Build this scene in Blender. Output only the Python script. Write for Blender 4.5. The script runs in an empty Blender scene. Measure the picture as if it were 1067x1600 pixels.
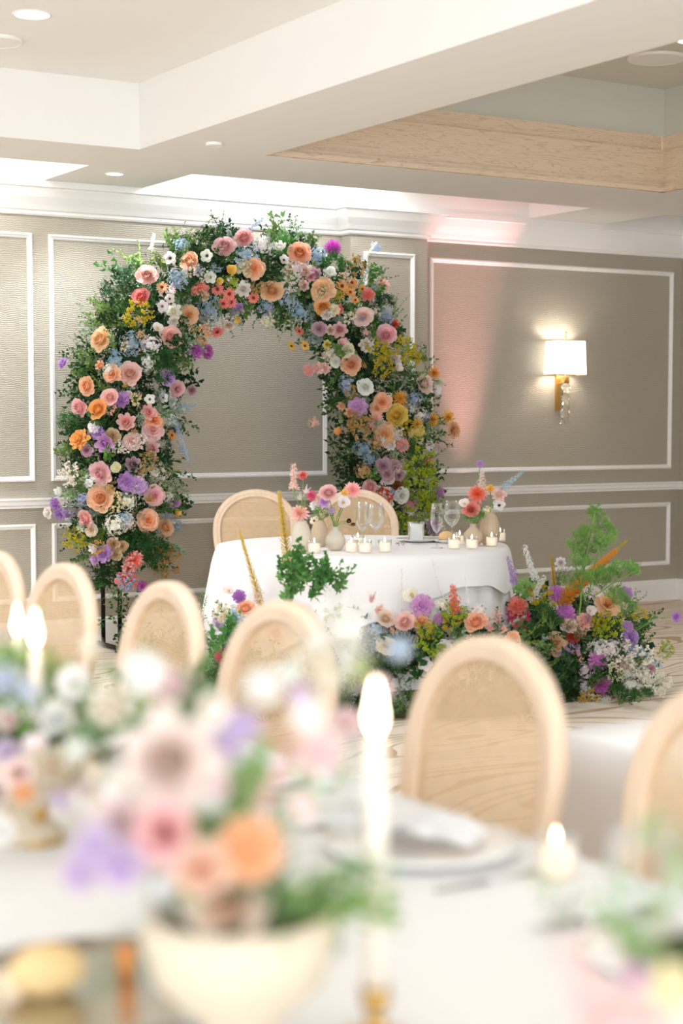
import bpy, bmesh, math, random
from math import sin, cos, pi, radians, sqrt, atan2, tan
from mathutils import Vector, Matrix, Quaternion
random.seed(7)
R = random.Random(11)
S = bpy.context.scene
COL = S.collection

# ------------------------------------------------------------------ camera
H, F, CY, YAW, PITCH = 1.4, 2608.8, 843.8, radians(31.47), radians(4.15)
cd = bpy.data.cameras.new('camera'); cam = bpy.data.objects.new('camera', cd); COL.objects.link(cam)
cam.location = (0, 0, H); cam.rotation_euler = (pi/2-PITCH, 0, -YAW)
cd.sensor_fit = 'VERTICAL'; cd.sensor_height = 36; cd.lens = F/1600*36; cd.shift_y = (CY-800)/1600
cd.clip_start = .05; cd.clip_end = 60
cd.dof.use_dof = True; cd.dof.focus_distance = 9.5; cd.dof.aperture_fstop = 2.0
S.camera = cam
FW = Vector((sin(YAW)*cos(PITCH), cos(YAW)*cos(PITCH), -sin(PITCH)))
RT = Vector((cos(YAW), -sin(YAW), 0)); UP = RT.cross(FW)
CAM = Vector((0, 0, H))
def ray(px, py): return FW + RT*((px-533.5)/F) - UP*((py-CY)/F)
def at_d(px, py, d): return CAM + ray(px, py)*d
def at_Y(px, py, Y): r = ray(px, py); return CAM + r*(Y/r.y)
def at_z(px, py, z): r = ray(px, py); return CAM + r*((z-H)/r.z)

# ------------------------------------------------------------------ world, lights, exposure
S.view_settings.view_transform = 'Standard'; S.view_settings.look = 'None'
S.view_settings.exposure = 0.45; S.view_settings.gamma = 1; S.view_settings.use_curve_mapping = False
W = bpy.data.worlds.new('world'); S.world = W; W.use_nodes = True
W.node_tree.nodes['Background'].inputs[0].default_value = (.89, .96, 1.04, 1)
W.node_tree.nodes['Background'].inputs[1].default_value = 1.8
def lamp(name, kind, loc, energy, color=(1, .95, .88), rot=(0, 0, 0), **kw):
    l = bpy.data.lights.new(name, kind); l.energy = energy; l.color = (color[0]*.95, color[1], min(1.08, color[2]*1.09))
    for k, v in kw.items(): setattr(l, k, v)
    o = bpy.data.objects.new(name, l); o.location = loc; o.rotation_euler = rot; COL.objects.link(o); return o
# added fill lights, unseen, behind and left of the camera
lamp('fill_light', 'AREA', (-3.2, 3.2, 2.6), 16, (.95, .98, 1), (radians(55), 0, radians(-70)), shape='RECTANGLE', size=4, size_y=1.6)
lamp('fill_light', 'AREA', (-1.2, -2.4, 1.5), 62, (.95, .98, 1), (radians(84), 0, radians(-42)), shape='RECTANGLE', size=3, size_y=1.4)  # low fill added for the side of the second guest cloth
lamp('fill_wash', 'AREA', (.2, .9, 1.9), 13, (.96, .98, 1), (radians(180-28), 0, radians(-25)), shape='DISK', size=.5)  # added upward fill to brighten the coffers
lamp('downlight_or_fill_lamp', 'SPOT', (1.9, 7.5, 3.14), 130, (1, .99, .97), (radians(22), 0, 0), spot_size=radians(130), spot_blend=.9, shadow_soft_size=.06)  # added spot without a fixture, brightens the left of the back wall
lamp('downlight_or_fill_lamp', 'SPOT', (.4, 7.3, 3.14), 110, (1, .97, .93), (radians(15), 0, 0), spot_size=radians(130), spot_blend=.9, shadow_soft_size=.06)  # second unseen spot added for the left wall
_v = Vector((4.7, 9.6, 2.7))-Vector((1.4, 2.0, 1.75))
lamp('fill_wash', 'AREA', (1.4, 2.0, 1.75), 9, (.97, .98, 1), _v.to_track_quat('-Z', 'Y').to_euler(), shape='DISK', size=.35, spread=radians(80))  # added wash aimed at the soffit and back wall
for _x, _y, _z, _e in ((2.75, 4.4, 3.16, 60), (1.0, 5.4, 3.16, 60), (5.9, 4.4, 3.47, 130), (2.9, 2.0, 3.16, 10)):   # added spots beyond the frame, no fixtures, bouncing light up to the soffit
    lamp('downlight_or_fill_lamp', 'SPOT', (_x, _y, _z), _e*.9, (1, .985, .96), spot_size=radians(125), spot_blend=.9, shadow_soft_size=.07)
lamp('downlight_or_fill_lamp', 'SPOT', (3.1, 1.7, 3.16), 150, (1, .985, .96), spot_size=radians(72), spot_blend=.7, shadow_soft_size=.07)  # narrow spot added to lift the second guest table, no fixture
# lit ceiling slots along the wall
lamp('slot_light', 'AREA', (2.9, 9.25, 3.04), 12, (1, .97, .93), (0, 0, 0), shape='RECTANGLE', size=1.4, size_y=.3)
lamp('slot_light', 'AREA', (5.4, 9.25, 3.04), 15, (1, .99, .97), (0, 0, 0), shape='RECTANGLE', size=1.5, size_y=.3)
# pink uplighter standing by the wall right of the pilaster
lamp('pink_uplight_lamp', 'SPOT', (6.93, 9.38, .14), 420, (1, .42, .42), (radians(180-6), 0, radians(0)), spot_size=radians(24), spot_blend=1.0, shadow_soft_size=.05)

# ------------------------------------------------------------------ materials
def lin(c):
    c = c/255
    return c/12.92 if c <= .04045 else ((c+.055)/1.055)**2.4
def rgb(r, g=None, b=None):
    if isinstance(r, str): h = r; r, g, b = int(h[0:2], 16), int(h[2:4], 16), int(h[4:6], 16)
    return (lin(r), lin(g), lin(b), 1)
def newmat(name):
    m = bpy.data.materials.new(name); m.use_nodes = True
    nt = m.node_tree; b = nt.nodes['Principled BSDF']; return m, nt, b
def nd(nt, t, **kw):
    n = nt.nodes.new(t)
    for k, v in kw.items(): setattr(n, k, v)
    return n
def mat(name, c, rough=.6, metal=0, var=.06, scale=12, bump=0, bscale=60, emit=0, trans=0, alpha=1, coat=0, stretch=(1, 1, 1)):
    m, nt, b = newmat(name); L = nt.links
    c = rgb(c) if isinstance(c, str) else c
    tc = nd(nt, 'ShaderNodeTexCoord'); mp = nd(nt, 'ShaderNodeMapping'); mp.inputs['Scale'].default_value = stretch
    L.new(tc.outputs['Object'], mp.inputs[0])
    n = nd(nt, 'ShaderNodeTexNoise'); n.inputs['Scale'].default_value = scale; n.inputs['Detail'].default_value = 3
    L.new(mp.outputs[0], n.inputs['Vector'])
    mx = nd(nt, 'ShaderNodeMix', data_type='RGBA')
    mx.inputs['A'].default_value = tuple(x*(1-var) for x in c[:3])+(1,); mx.inputs['B'].default_value = tuple(min(1, x*(1+var)) for x in c[:3])+(1,)
    L.new(n.outputs['Fac'], mx.inputs['Factor']); L.new(mx.outputs['Result'], b.inputs['Base Color'])
    b.inputs['Roughness'].default_value = rough; b.inputs['Metallic'].default_value = metal
    if coat: b.inputs['Coat Weight'].default_value = coat
    if trans: b.inputs['Transmission Weight'].default_value = trans
    if bump:
        n2 = nd(nt, 'ShaderNodeTexNoise'); n2.inputs['Scale'].default_value = bscale; L.new(mp.outputs[0], n2.inputs['Vector'])
        bp = nd(nt, 'ShaderNodeBump'); bp.inputs['Strength'].default_value = bump; bp.inputs['Distance'].default_value = .01
        L.new(n2.outputs['Fac'], bp.inputs['Height']); L.new(bp.outputs[0], b.inputs['Normal'])
    if emit:
        b.inputs['Emission Strength'].default_value = emit; L.new(mx.outputs['Result'], b.inputs['Emission Color'])
    return m
def objcol_mat(name, deep=True, translucent=.3, rough=.7, var=.12):
    """colour comes from the object; 'shade' attribute runs from the flower's heart (0) to the petal edge (1)"""
    m, nt, b = newmat(name); L = nt.links
    oi = nd(nt, 'ShaderNodeObjectInfo')
    hs = nd(nt, 'ShaderNodeHueSaturation'); hs.inputs['Saturation'].default_value = 1.75 if deep else .9; hs.inputs['Value'].default_value = .97 if deep else .75
    L.new(oi.outputs['Color'], hs.inputs['Color'])
    at = nd(nt, 'ShaderNodeAttribute', attribute_name='shade')
    mx = nd(nt, 'ShaderNodeMix', data_type='RGBA'); L.new(at.outputs['Fac'], mx.inputs['Factor'])
    L.new(hs.outputs[0], mx.inputs['A']); L.new(oi.outputs['Color'], mx.inputs['B'])
    tc = nd(nt, 'ShaderNodeTexCoord'); n = nd(nt, 'ShaderNodeTexNoise'); n.inputs['Scale'].default_value = 5 if deep else 14
    L.new(tc.outputs['Object'], n.inputs['Vector'])
    mr = nd(nt, 'ShaderNodeMapRange'); mr.inputs['To Min'].default_value = 1-var; mr.inputs['To Max'].default_value = 1+var
    L.new(n.outputs['Fac'], mr.inputs['Value'])
    h2 = nd(nt, 'ShaderNodeHueSaturation'); L.new(mx.outputs['Result'], h2.inputs['Color']); L.new(mr.outputs[0], h2.inputs['Value'])
    L.new(h2.outputs[0], b.inputs['Base Color']); b.inputs['Roughness'].default_value = rough
    b.inputs['Specular IOR Level'].default_value = .25
    tr = nd(nt, 'ShaderNodeBsdfTranslucent'); L.new(h2.outputs[0], tr.inputs['Color'])
    ms = nd(nt, 'ShaderNodeMixShader'); ms.inputs[0].default_value = translucent
    L.new(b.outputs[0], ms.inputs[1]); L.new(tr.outputs[0], ms.inputs[2]); L.new(ms.outputs[0], nt.nodes['Material Output'].inputs[0])
    return m
M = {}
M['petal'] = objcol_mat('petal', True, .42)
M['leaf'] = objcol_mat('leaf', False, .3, .5, .25)
M['plaster'] = mat('ceiling_plaster', 'EDEAE4', .8, var=.015, scale=2, bump=.03, bscale=150)
M['trim'] = mat('painted_trim', 'F0ECE6', .45, var=.02, scale=6)
M['wood_chair'] = mat('bleached_oak', 'ECD1B4', .5, var=.16, scale=9, stretch=(6, 6, 1), bump=.1, bscale=40)
M['cane'] = mat('woven_cane', 'E5C59C', .6, var=.25, scale=60)
M['seat'] = mat('linen_seat', 'E8DCC8', .85, bump=.2, bscale=300)
M['cloth'] = mat('white_linen', 'E8E6E4', .8, var=.02, scale=5, bump=.08, bscale=400)
M['cloth_under'] = mat('pale_under_linen', 'DEDCD8', .85, var=.02, scale=5)
M['black'] = mat('black_metal', '14130F', .45, metal=.4)
M['brass'] = mat('brushed_brass', 'C9A25E', .3, metal=.9)
M['silver'] = mat('polished_silver', 'C9C7C2', .2, metal=1)
M['wax'] = mat('ivory_wax', 'F6E8D8', .45, var=.02)
M['wick'] = mat('wick', '2A211A', .9)
M['ceramic'] = mat('matte_cream_ceramic', 'D6C6AC', .6, var=.05, bump=.05)
M['porcelain'] = mat('white_porcelain', 'F4F2EE', .2, var=.01, coat=.5)
M['bread'] = mat('baked_crust', 'EBC48C', .7, var=.3, scale=20, bump=.3)
M['card'] = mat('white_card', 'F2F0EC', .8, var=.02)
M['stem'] = mat('green_stem', '6F8F45', .6, var=.2)
M['brownstem'] = mat('woody_stem', '6A5133', .8, var=.2)
M['core_dark'] = mat('dark_heart', '241A22', .8)
M['core_brown'] = mat('brown_heart', '5E2A16', .8, var=.3, scale=40)
M['core_yellow'] = mat('yellow_heart', 'C9B04A', .8, var=.3, scale=40)
M['core_green'] = mat('green_heart', '5E6E3A', .8, var=.3, scale=40)
M['lens'] = mat('lit_lens', 'FFF6EA', .5, emit=9)
M['flame'] = mat('candle_flame', (1, .80, .52, 1), .5, emit=14)
M['soil'] = mat('moss_base', '3E4A25', .95, var=.4, scale=30, bump=.5)
def glass(name, tint=(1, 1, 1, 1), fac=.82, rough=.0):
    # thin blown glass: mostly clear with fresnel reflection
    m, nt, b = newmat(name); L = nt.links
    t = nd(nt, 'ShaderNodeBsdfTransparent'); t.inputs[0].default_value = tint
    g = nd(nt, 'ShaderNodeBsdfGlossy'); g.inputs['Roughness'].default_value = .04+rough; g.inputs[0].default_value = (1, 1, 1, 1)
    n = nd(nt, 'ShaderNodeTexNoise'); n.inputs['Scale'].default_value = 3
    fr = nd(nt, 'ShaderNodeLayerWeight'); fr.inputs['Blend'].default_value = 1-fac
    mr = nd(nt, 'ShaderNodeMapRange'); mr.inputs['To Min'].default_value = .9; mr.inputs['To Max'].default_value = 1.1
    L.new(n.outputs['Fac'], mr.inputs[0])
    mu = nd(nt, 'ShaderNodeMath', operation='MULTIPLY'); L.new(fr.outputs['Facing'], mu.inputs[0]); L.new(mr.outputs[0], mu.inputs[1])
    ms = nd(nt, 'ShaderNodeMixShader'); L.new(mu.outputs[0], ms.inputs[0]); L.new(t.outputs[0], ms.inputs[1]); L.new(g.outputs[0], ms.inputs[2])
    L.new(ms.outputs[0], nt.nodes['Material Output'].inputs[0]); return m
M['glass'] = glass('thin_clear_glass', (.97, .98, .98, 1), .75)
M['amber'] = glass('amber_ribbed_glass', (.95, .86, .74, 1), .5, .15)
M['water'] = glass('water', (.95, .97, .98, 1), .6)
def crystal():
    m, nt, b = newmat('faceted_crystal'); b.inputs['Transmission Weight'].default_value = 1; b.inputs['Roughness'].default_value = .03
    n = nd(nt, 'ShaderNodeTexNoise'); n.inputs['Scale'].default_value = 5
    cr = nd(nt, 'ShaderNodeMix', data_type='RGBA'); cr.inputs['A'].default_value = (.98, .96, .92, 1); cr.inputs['B'].default_value = (1, 1, 1, 1)
    nt.links.new(n.outputs['Fac'], cr.inputs['Factor']); nt.links.new(cr.outputs['Result'], b.inputs['Base Color'])
    b.inputs['Base Color'].default_value = (1, 1, 1, 1); return m
M['crystal'] = crystal()
def shade_mat():
    m, nt, b = newmat('lit_linen_shade'); L = nt.links
    n = nd(nt, 'ShaderNodeTexNoise'); n.inputs['Scale'].default_value = 200
    mx = nd(nt, 'ShaderNodeMix', data_type='RGBA'); mx.inputs['A'].default_value = (1, .93, .86, 1); mx.inputs['B'].default_value = (1, .97, .93, 1)
    L.new(n.outputs['Fac'], mx.inputs['Factor']); L.new(mx.outputs['Result'], b.inputs['Base Color'])
    L.new(mx.outputs['Result'], b.inputs['Emission Color']); b.inputs['Emission Strength'].default_value = 1.6; return m
M['shade'] = shade_mat()
def wallpaper():
    m, nt, b = newmat('metallic_ribbed_wallpaper'); L = nt.links
    tc = nd(nt, 'ShaderNodeTexCoord'); mp = nd(nt, 'ShaderNodeMapping'); mp.inputs['Scale'].default_value = (1, 1, 1)
    L.new(tc.outputs['Object'], mp.inputs[0])
    sp = nd(nt, 'ShaderNodeSeparateXYZ'); L.new(mp.outputs[0], sp.inputs[0])
    nz = nd(nt, 'ShaderNodeTexNoise'); nz.inputs['Scale'].default_value = 26; nz.inputs['Detail'].default_value = 2
    mp2 = nd(nt, 'ShaderNodeMapping'); mp2.inputs['Scale'].default_value = (1, 1, .45); L.new(tc.outputs['Object'], mp2.inputs[0]); L.new(mp2.outputs[0], nz.inputs['Vector'])
    ad = nd(nt, 'ShaderNodeMath', operation='MULTIPLY_ADD'); L.new(nz.outputs['Fac'], ad.inputs[0]); ad.inputs[1].default_value = .034; L.new(sp.outputs['Z'], ad.inputs[2])
    fr = nd(nt, 'ShaderNodeMath', operation='PINGPONG'); L.new(ad.outputs[0], fr.inputs[0]); fr.inputs[1].default_value = .0062
    mr = nd(nt, 'ShaderNodeMapRange'); mr.inputs['From Max'].default_value = .0062; mr.inputs['From Min'].default_value = .003; L.new(fr.outputs[0], mr.inputs[0])
    n3 = nd(nt, 'ShaderNodeTexNoise'); n3.inputs['Scale'].default_value = 1.2; L.new(tc.outputs['Object'], n3.inputs['Vector'])
    mx = nd(nt, 'ShaderNodeMix', data_type='RGBA'); mx.inputs['A'].default_value = rgb('B2A997'); mx.inputs['B'].default_value = rgb('DAD3C5')
    mf = nd(nt, 'ShaderNodeMath', operation='MULTIPLY'); L.new(mr.outputs[0], mf.inputs[0]); mf.inputs[1].default_value = .55
    L.new(mf.outputs[0], mx.inputs['Factor'])
    h = nd(nt, 'ShaderNodeHueSaturation'); L.new(mx.outputs['Result'], h.inputs['Color'])
    m4 = nd(nt, 'ShaderNodeMapRange'); m4.inputs['To Min'].default_value = .94; m4.inputs['To Max'].default_value = 1.06; L.new(n3.outputs['Fac'], m4.inputs[0]); L.new(m4.outputs[0], h.inputs['Value'])
    L.new(h.outputs[0], b.inputs['Base Color'])
    b.inputs['Metallic'].default_value = .25; b.inputs['Roughness'].default_value = .48
    bp = nd(nt, 'ShaderNodeBump'); bp.inputs['Strength'].default_value = .5; bp.inputs['Distance'].default_value = .003
    L.new(mr.outputs[0], bp.inputs['Height']); L.new(bp.outputs[0], b.inputs['Normal'])
    return m
M['wall'] = wallpaper()
def carpet():
    m, nt, b = newmat('patterned_carpet'); L = nt.links
    tc = nd(nt, 'ShaderNodeTexCoord')
    n = nd(nt, 'ShaderNodeTexNoise'); n.inputs['Scale'].default_value = .8; n.inputs['Detail'].default_value = 1.0; n.inputs['Distortion'].default_value = .8
    mpc = nd(nt, 'ShaderNodeMapping'); mpc.inputs['Scale'].default_value = (.55, 1.9, 1); mpc.inputs['Rotation'].default_value = (0, 0, .15); L.new(tc.outputs['Object'], mpc.inputs[0]); L.new(mpc.outputs[0], n.inputs['Vector'])
    mu = nd(nt, 'ShaderNodeMath', operation='MULTIPLY'); mu.inputs[1].default_value = 20; L.new(n.outputs['Fac'], mu.inputs[0])
    pp = nd(nt, 'ShaderNodeMath', operation='PINGPONG'); pp.inputs[1].default_value = .5; L.new(mu.outputs[0], pp.inputs[0])
    n2 = nd(nt, 'ShaderNodeTexNoise'); n2.inputs['Scale'].default_value = 2.5; L.new(tc.outputs['Object'], n2.inputs['Vector'])
    m2 = nd(nt, 'ShaderNodeMapRange'); m2.inputs['To Min'].default_value = .02; m2.inputs['To Max'].default_value = .2; L.new(n2.outputs['Fac'], m2.inputs[0])
    lt = nd(nt, 'ShaderNodeMath', operation='LESS_THAN'); L.new(pp.outputs[0], lt.inputs[0]); L.new(m2.outputs[0], lt.inputs[1])
    n4 = nd(nt, 'ShaderNodeTexNoise'); n4.inputs['Scale'].default_value = 1.1; L.new(tc.outputs['Object'], n4.inputs['Vector'])
    c2 = nd(nt, 'ShaderNodeMix', data_type='RGBA'); c2.inputs['A'].default_value = rgb('AD9274'); c2.inputs['B'].default_value = rgb('C9AE8E'); L.new(n4.outputs['Fac'], c2.inputs['Factor'])
    mx = nd(nt, 'ShaderNodeMix', data_type='RGBA'); mx.inputs['A'].default_value = rgb('E2D4C2'); L.new(c2.outputs['Result'], mx.inputs['B']); L.new(lt.outputs[0], mx.inputs['Factor'])
    L.new(mx.outputs['Result'], b.inputs['Base Color']); b.inputs['Roughness'].default_value = .95
    bp = nd(nt, 'ShaderNodeBump'); bp.inputs['Strength'].default_value = .3; bp.inputs['Distance'].default_value = .004
    n5 = nd(nt, 'ShaderNodeTexNoise'); n5.inputs['Scale'].default_value = 400; L.new(tc.outputs['Object'], n5.inputs['Vector'])
    L.new(n5.outputs['Fac'], bp.inputs['Height']); L.new(bp.outputs[0], b.inputs['Normal']); return m
M['carpet'] = carpet()
def woodboard():
    m, nt, b = newmat('pale_grained_oak'); L = nt.links
    tc = nd(nt, 'ShaderNodeTexCoord'); mp = nd(nt, 'ShaderNodeMapping'); mp.inputs['Scale'].default_value = (.5, .5, 9); L.new(tc.outputs['Object'], mp.inputs[0])
    n = nd(nt, 'ShaderNodeTexNoise'); n.inputs['Scale'].default_value = 2.2; n.inputs['Detail'].default_value = 4; n.inputs['Distortion'].default_value = .5; L.new(mp.outputs[0], n.inputs['Vector'])
    mu = nd(nt, 'ShaderNodeMath', operation='MULTIPLY'); mu.inputs[1].default_value = 14; L.new(n.outputs['Fac'], mu.inputs[0])
    pp = nd(nt, 'ShaderNodeMath', operation='PINGPONG'); pp.inputs[1].default_value = .5; L.new(mu.outputs[0], pp.inputs[0])
    mr = nd(nt, 'ShaderNodeMapRange'); mr.inputs['From Max'].default_value = .12; L.new(pp.outputs[0], mr.inputs[0])
    mx = nd(nt, 'ShaderNodeMix', data_type='RGBA'); mx.inputs['A'].default_value = rgb('C7A988'); mx.inputs['B'].default_value = rgb('E3CBAF'); L.new(mr.outputs[0], mx.inputs['Factor'])
    L.new(mx.outputs['Result'], b.inputs['Base Color']); b.inputs['Roughness'].default_value = .6; return m
M['oak'] = woodboard()

# ------------------------------------------------------------------ mesh builder
class MB:
    def __init__(s): s.v = []; s.f = []; s.m = []; s.t = []; s.mi = 0
    def vert(s, p, t=1.0): s.v.append(tuple(p)); s.t.append(t); return len(s.v)-1
    def face(s, *i): s.f.append(i); s.m.append(s.mi)
    def box(s, x0, x1, y0, y1, z0, z1):
        b = [s.vert((x, y, z)) for z in (z0, z1) for y in (y0, y1) for x in (x0, x1)]
        for q in ((0, 2, 3, 1), (4, 5, 7, 6), (0, 1, 5, 4), (2, 6, 7, 3), (0, 4, 6, 2), (1, 3, 7, 5)): s.face(*[b[k] for k in q])
    def grid(s, rows, closed=False):
        n = len(rows[0])
        for a, b in zip(rows, rows[1:]):
            for k in range(n if closed else n-1): s.face(a[k], a[(k+1) % n], b[(k+1) % n], b[k])
    def tube(s, pts, r, n=6, t=1.0, cap=True):
        pts = [Vector(p) for p in pts]; rows = []
        for i, p in enumerate(pts):
            d = (pts[min(i+1, len(pts)-1)]-pts[max(i-1, 0)])
            if d.length < 1e-9: d = Vector((0, 0, 1))
            d.normalize(); a = d.orthogonal().normalized() if i == 0 else (a-d*a.dot(d)).normalized(); b = d.cross(a)
            rr = r[i] if isinstance(r, (list, tuple)) else r
            rows.append([s.vert(p+(a*cos(2*pi*k/n)+b*sin(2*pi*k/n))*rr, t) for k in range(n)])
        s.grid(rows, True)
        if cap: s.face(*rows[0][::-1]); s.face(*rows[-1])
    def lathe(s, prof, n=20, c=(0, 0), flute=0, fn=0, capb=True, capt=False):
        rows = []
        for r, z in prof:
            rows.append([s.vert((c[0]+r*(1+flute*cos(fn*2*pi*k/n))*cos(2*pi*k/n), c[1]+r*(1+flute*cos(fn*2*pi*k/n))*sin(2*pi*k/n), z)) for k in range(n)])
        s.grid(rows, True)
        if capb: s.face(*rows[0][::-1])
        if capt: s.face(*rows[-1])
    def ball(s, c, r, n=6, m=4, t=1.0, sc=(1, 1, 1)):
        top = s.vert((c[0], c[1], c[2]+r*sc[2]), t); bot = s.vert((c[0], c[1], c[2]-r*sc[2]), t); rows = []
        for j in range(1, m):
            a = pi*j/m; rows.append([s.vert((c[0]+r*sc[0]*sin(a)*cos(2*pi*k/n), c[1]+r*sc[1]*sin(a)*sin(2*pi*k/n), c[2]+r*sc[2]*cos(a)), t) for k in range(n)])
        for k in range(n): s.face(top, rows[0][k], rows[0][(k+1) % n]); s.face(bot, rows[-1][(k+1) % n], rows[-1][k])
        for a, b in zip(rows, rows[1:]):
            for k in range(n): s.face(a[k], b[k], b[(k+1) % n], a[(k+1) % n])
    def mesh(s, name, mats, smooth=False):
        me = bpy.data.meshes.new(name); me.from_pydata(s.v, [], s.f)
        for m in (mats if isinstance(mats, (list, tuple)) else [mats]): me.materials.append(M[m] if isinstance(m, str) else m)
        me.polygons.foreach_set('material_index', s.m)
        at = me.attributes.new('shade', 'FLOAT', 'POINT'); at.data.foreach_set('value', s.t)
        if smooth: me.polygons.foreach_set('use_smooth', [True]*len(me.polygons))
        me.update(); return me
def link(name, me, parent=None, loc=None, rot=None, color=None, kind=None, label=None):
    o = bpy.data.objects.new(name, me); COL.objects.link(o)
    if parent: o.parent = parent
    if loc is not None: o.location = loc
    if rot is not None: o.rotation_mode = 'QUATERNION'; o.rotation_quaternion = rot
    if color: o.color = color
    if kind: o['kind'] = kind
    if label: o['label'] = label
    return o
def build(mb, name, mats, parent=None, smooth=False, **kw): return link(name, mb.mesh(name, mats, smooth), parent, **kw)
def tag(o, label, cat, group=None):
    o['label'] = label; o['category'] = cat
    if group: o['group'] = group
    return o
def empty(name, loc, rz=0, label=None, cat=None, group=None):
    o = bpy.data.objects.new(name, None); COL.objects.link(o); o.location = loc; o.rotation_euler = (0, 0, rz)
    o.empty_display_size = .1
    if label: tag(o, label, cat, group)
    return o
def dup(root, loc, rz=None, label=None, group=None):
    r = root.copy(); COL.objects.link(r); r.location = loc
    if rz is not None: r.rotation_euler = (0, 0, rz)
    if label: r['label'] = label
    if group: r['group'] = group
    for ch in list(root.children):
        c = ch.copy(); COL.objects.link(c); c.parent = r
        for g in list(ch.children):
            d = g.copy(); COL.objects.link(d); d.parent = c
    return r
def struct(mb, name, mats, smooth=False): return build(mb, name, mats, kind='structure', smooth=smooth)

# ------------------------------------------------------------------ room
YW, XC = 9.69, 9.0
PX0, PX1, PY = 5.928, 6.545, 9.568
ZS, ZC1 = 2.829, 3.175
b = MB(); b.box(-5, 11, -4, 10.2, -.06, 0); struct(b, 'floor', 'carpet')
b = MB(); b.box(-5, XC+.2, YW, YW+.15, 0, ZS+.6); struct(b, 'wall_back', 'wall')
b = MB(); b.box(PX0, PX1, PY, YW+.001, 0, ZS); struct(b, 'wall_pilaster', 'wall')
b = MB(); b.box(XC, XC+.15, -1, YW, 0, ZS+.6); struct(b, 'wall_right', 'wall')
# ceiling: soffit slab with coffers and slots cut through
b = MB()
def slab(x0, x1, y0, y1): b.box(x0, x1, y0, y1, ZS, ZS+.05)
slab(-5, XC, YW-.11, YW+.01)
for x0, x1 in ((3.775, 4.425), (7.438, 8.127), (8.9, XC)): slab(x0, x1, 8.902, YW-.11)
slab(-5, 3.785, 8.242, 8.902); slab(3.785, 4.458, -1, 8.902); slab(4.458, XC, 8.08, 8.902)
slab(7.334, XC, -1, 8.08)
slab(-5, -3.2, -1, 8.242)
def walls(x0, x1, y0, y1, z0, z1, t=.05):
    b.box(x0-t, x0, y0-t, y1+t, z0, z1); b.box(x1, x1+t, y0-t, y1+t, z0, z1)
    b.box(x0, x1, y0-t, y0, z0, z1); b.box(x0, x1, y1, y1+t, z0, z1)
walls(-3.2, 3.785, -1, 8.242, ZS+.0501, ZC1); b.box(-3.3, 3.885, -1.1, 8.342, ZC1, ZC1+.05)
for x0, x1 in ((-2, 3.775), (4.425, 7.438), (8.127, 8.9)):
    walls(x0, x1, 8.902, YW-.1, ZS+.0501, ZS+.24, .03); b.box(x0-.03, x1+.03, 8.88, YW-.07, ZS+.24, ZS+.28)
# tray above the oak coffer
TX0, TX1, TY = 4.458, 7.334, 8.08
struct(b, 'ceiling', 'plaster')
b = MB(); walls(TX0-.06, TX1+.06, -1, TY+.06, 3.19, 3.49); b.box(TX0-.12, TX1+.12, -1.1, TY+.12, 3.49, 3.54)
M['shaded_tray_paint'] = mat('shaded_tray_paint', 'D3D0C2', .8, var=.02, scale=2)  # greyer than the ceiling plaster: the tray's shade is put into the colour
struct(b, 'ceiling_tray', 'shaded_tray_paint')
# oak boards lining the coffer: moulded lower board, face board and cap
k = 1
for (za, zb, pr) in ((ZS+.001, ZS+.03, .035), (ZS+.03, ZS+.055, .018), (ZS+.055, 3.095, .0), (3.095, 3.187, -.02)):
    b = MB()
    b.box(TX0, TX1, TY-pr, TY+.05, za, zb); b.box(TX0-.05, TX0+max(pr*.2, -.01)+.001, -1, TY+.04, za, zb); b.box(TX1-pr, TX1+.05, -1, TY+.05, za, zb)
    struct(b, 'trim_coffer_%d' % k, 'oak'); k += 1
def sweep(path, prof, name, m='trim'):
    """sweep (offset, z) profile along a wall path; room is on the right-hand side of the path"""
    b = MB(); n = len(path); rows = []
    for i, p in enumerate(path):
        p = Vector(p)
        d0 = (p-Vector(path[i-1])).normalized() if i else None
        d1 = (Vector(path[i+1])-p).normalized() if i < n-1 else None
        n0 = Vector((d0.y, -d0.x)) if d0 else None; n1 = Vector((d1.y, -d1.x)) if d1 else None
        if n0 is None: m_ = n1
        elif n1 is None: m_ = n0
        else: m_ = (n0+n1)/(1+n0.dot(n1))
        rows.append([b.vert((p.x+m_.x*o, p.y+m_.y*o, z)) for o, z in prof])
    b.grid(rows, True); b.face(*rows[0]); b.face(*rows[-1][::-1])
    return struct(b, name, m)
path = [(-4.5, YW), (PX0, YW), (PX0, PY), (PX1, PY), (PX1, YW), (XC, YW), (XC, 2)]
sweep(path, [(-.01, 2.629), (.012, 2.629), (.02, 2.64), (.02, 2.655), (.03, 2.662), (.045, 2.69), (.075, 2.735), (.095, 2.775), (.098, 2.785), (.112, 2.79), (.112, 2.828), (-.01, 2.828)], 'trim_crown')
sweep(path, [(-.01, .856), (.018, .856), (.018, .868), (.028, .876), (.028, .90), (.04, .906), (.04, .917), (-.01, .917)], 'trim_chair_rail')
sweep(path, [(-.01, 0), (.02, 0), (.02, .128), (.016, .133), (.016, .142), (.01, .152), (.004, .16), (-.01, .16)], 'baseboard_back')
tn = [1]
def frame(x0, x1, z0, z1, Y, w=.032):
    b = MB(); prof = [(0, 0), (0, .012), (.007, .02), (.013, .02), (.017, .013), (.026, .011), (w, .006), (w, 0)]
    corners = [(x0, z0, 1, 1), (x1, z0, -1, 1), (x1, z1, -1, -1), (x0, z1, 1, -1)]
    rows = [[b.vert((x+sx*o, Y-h+.001, z+sz*o)) for o, h in prof] for x, z, sx, sz in corners]
    rows.append(rows[0]); b.grid(rows)
    bm_ = struct(b, 'trim_%d' % tn[0], 'trim'); tn[0] += 1
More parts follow.
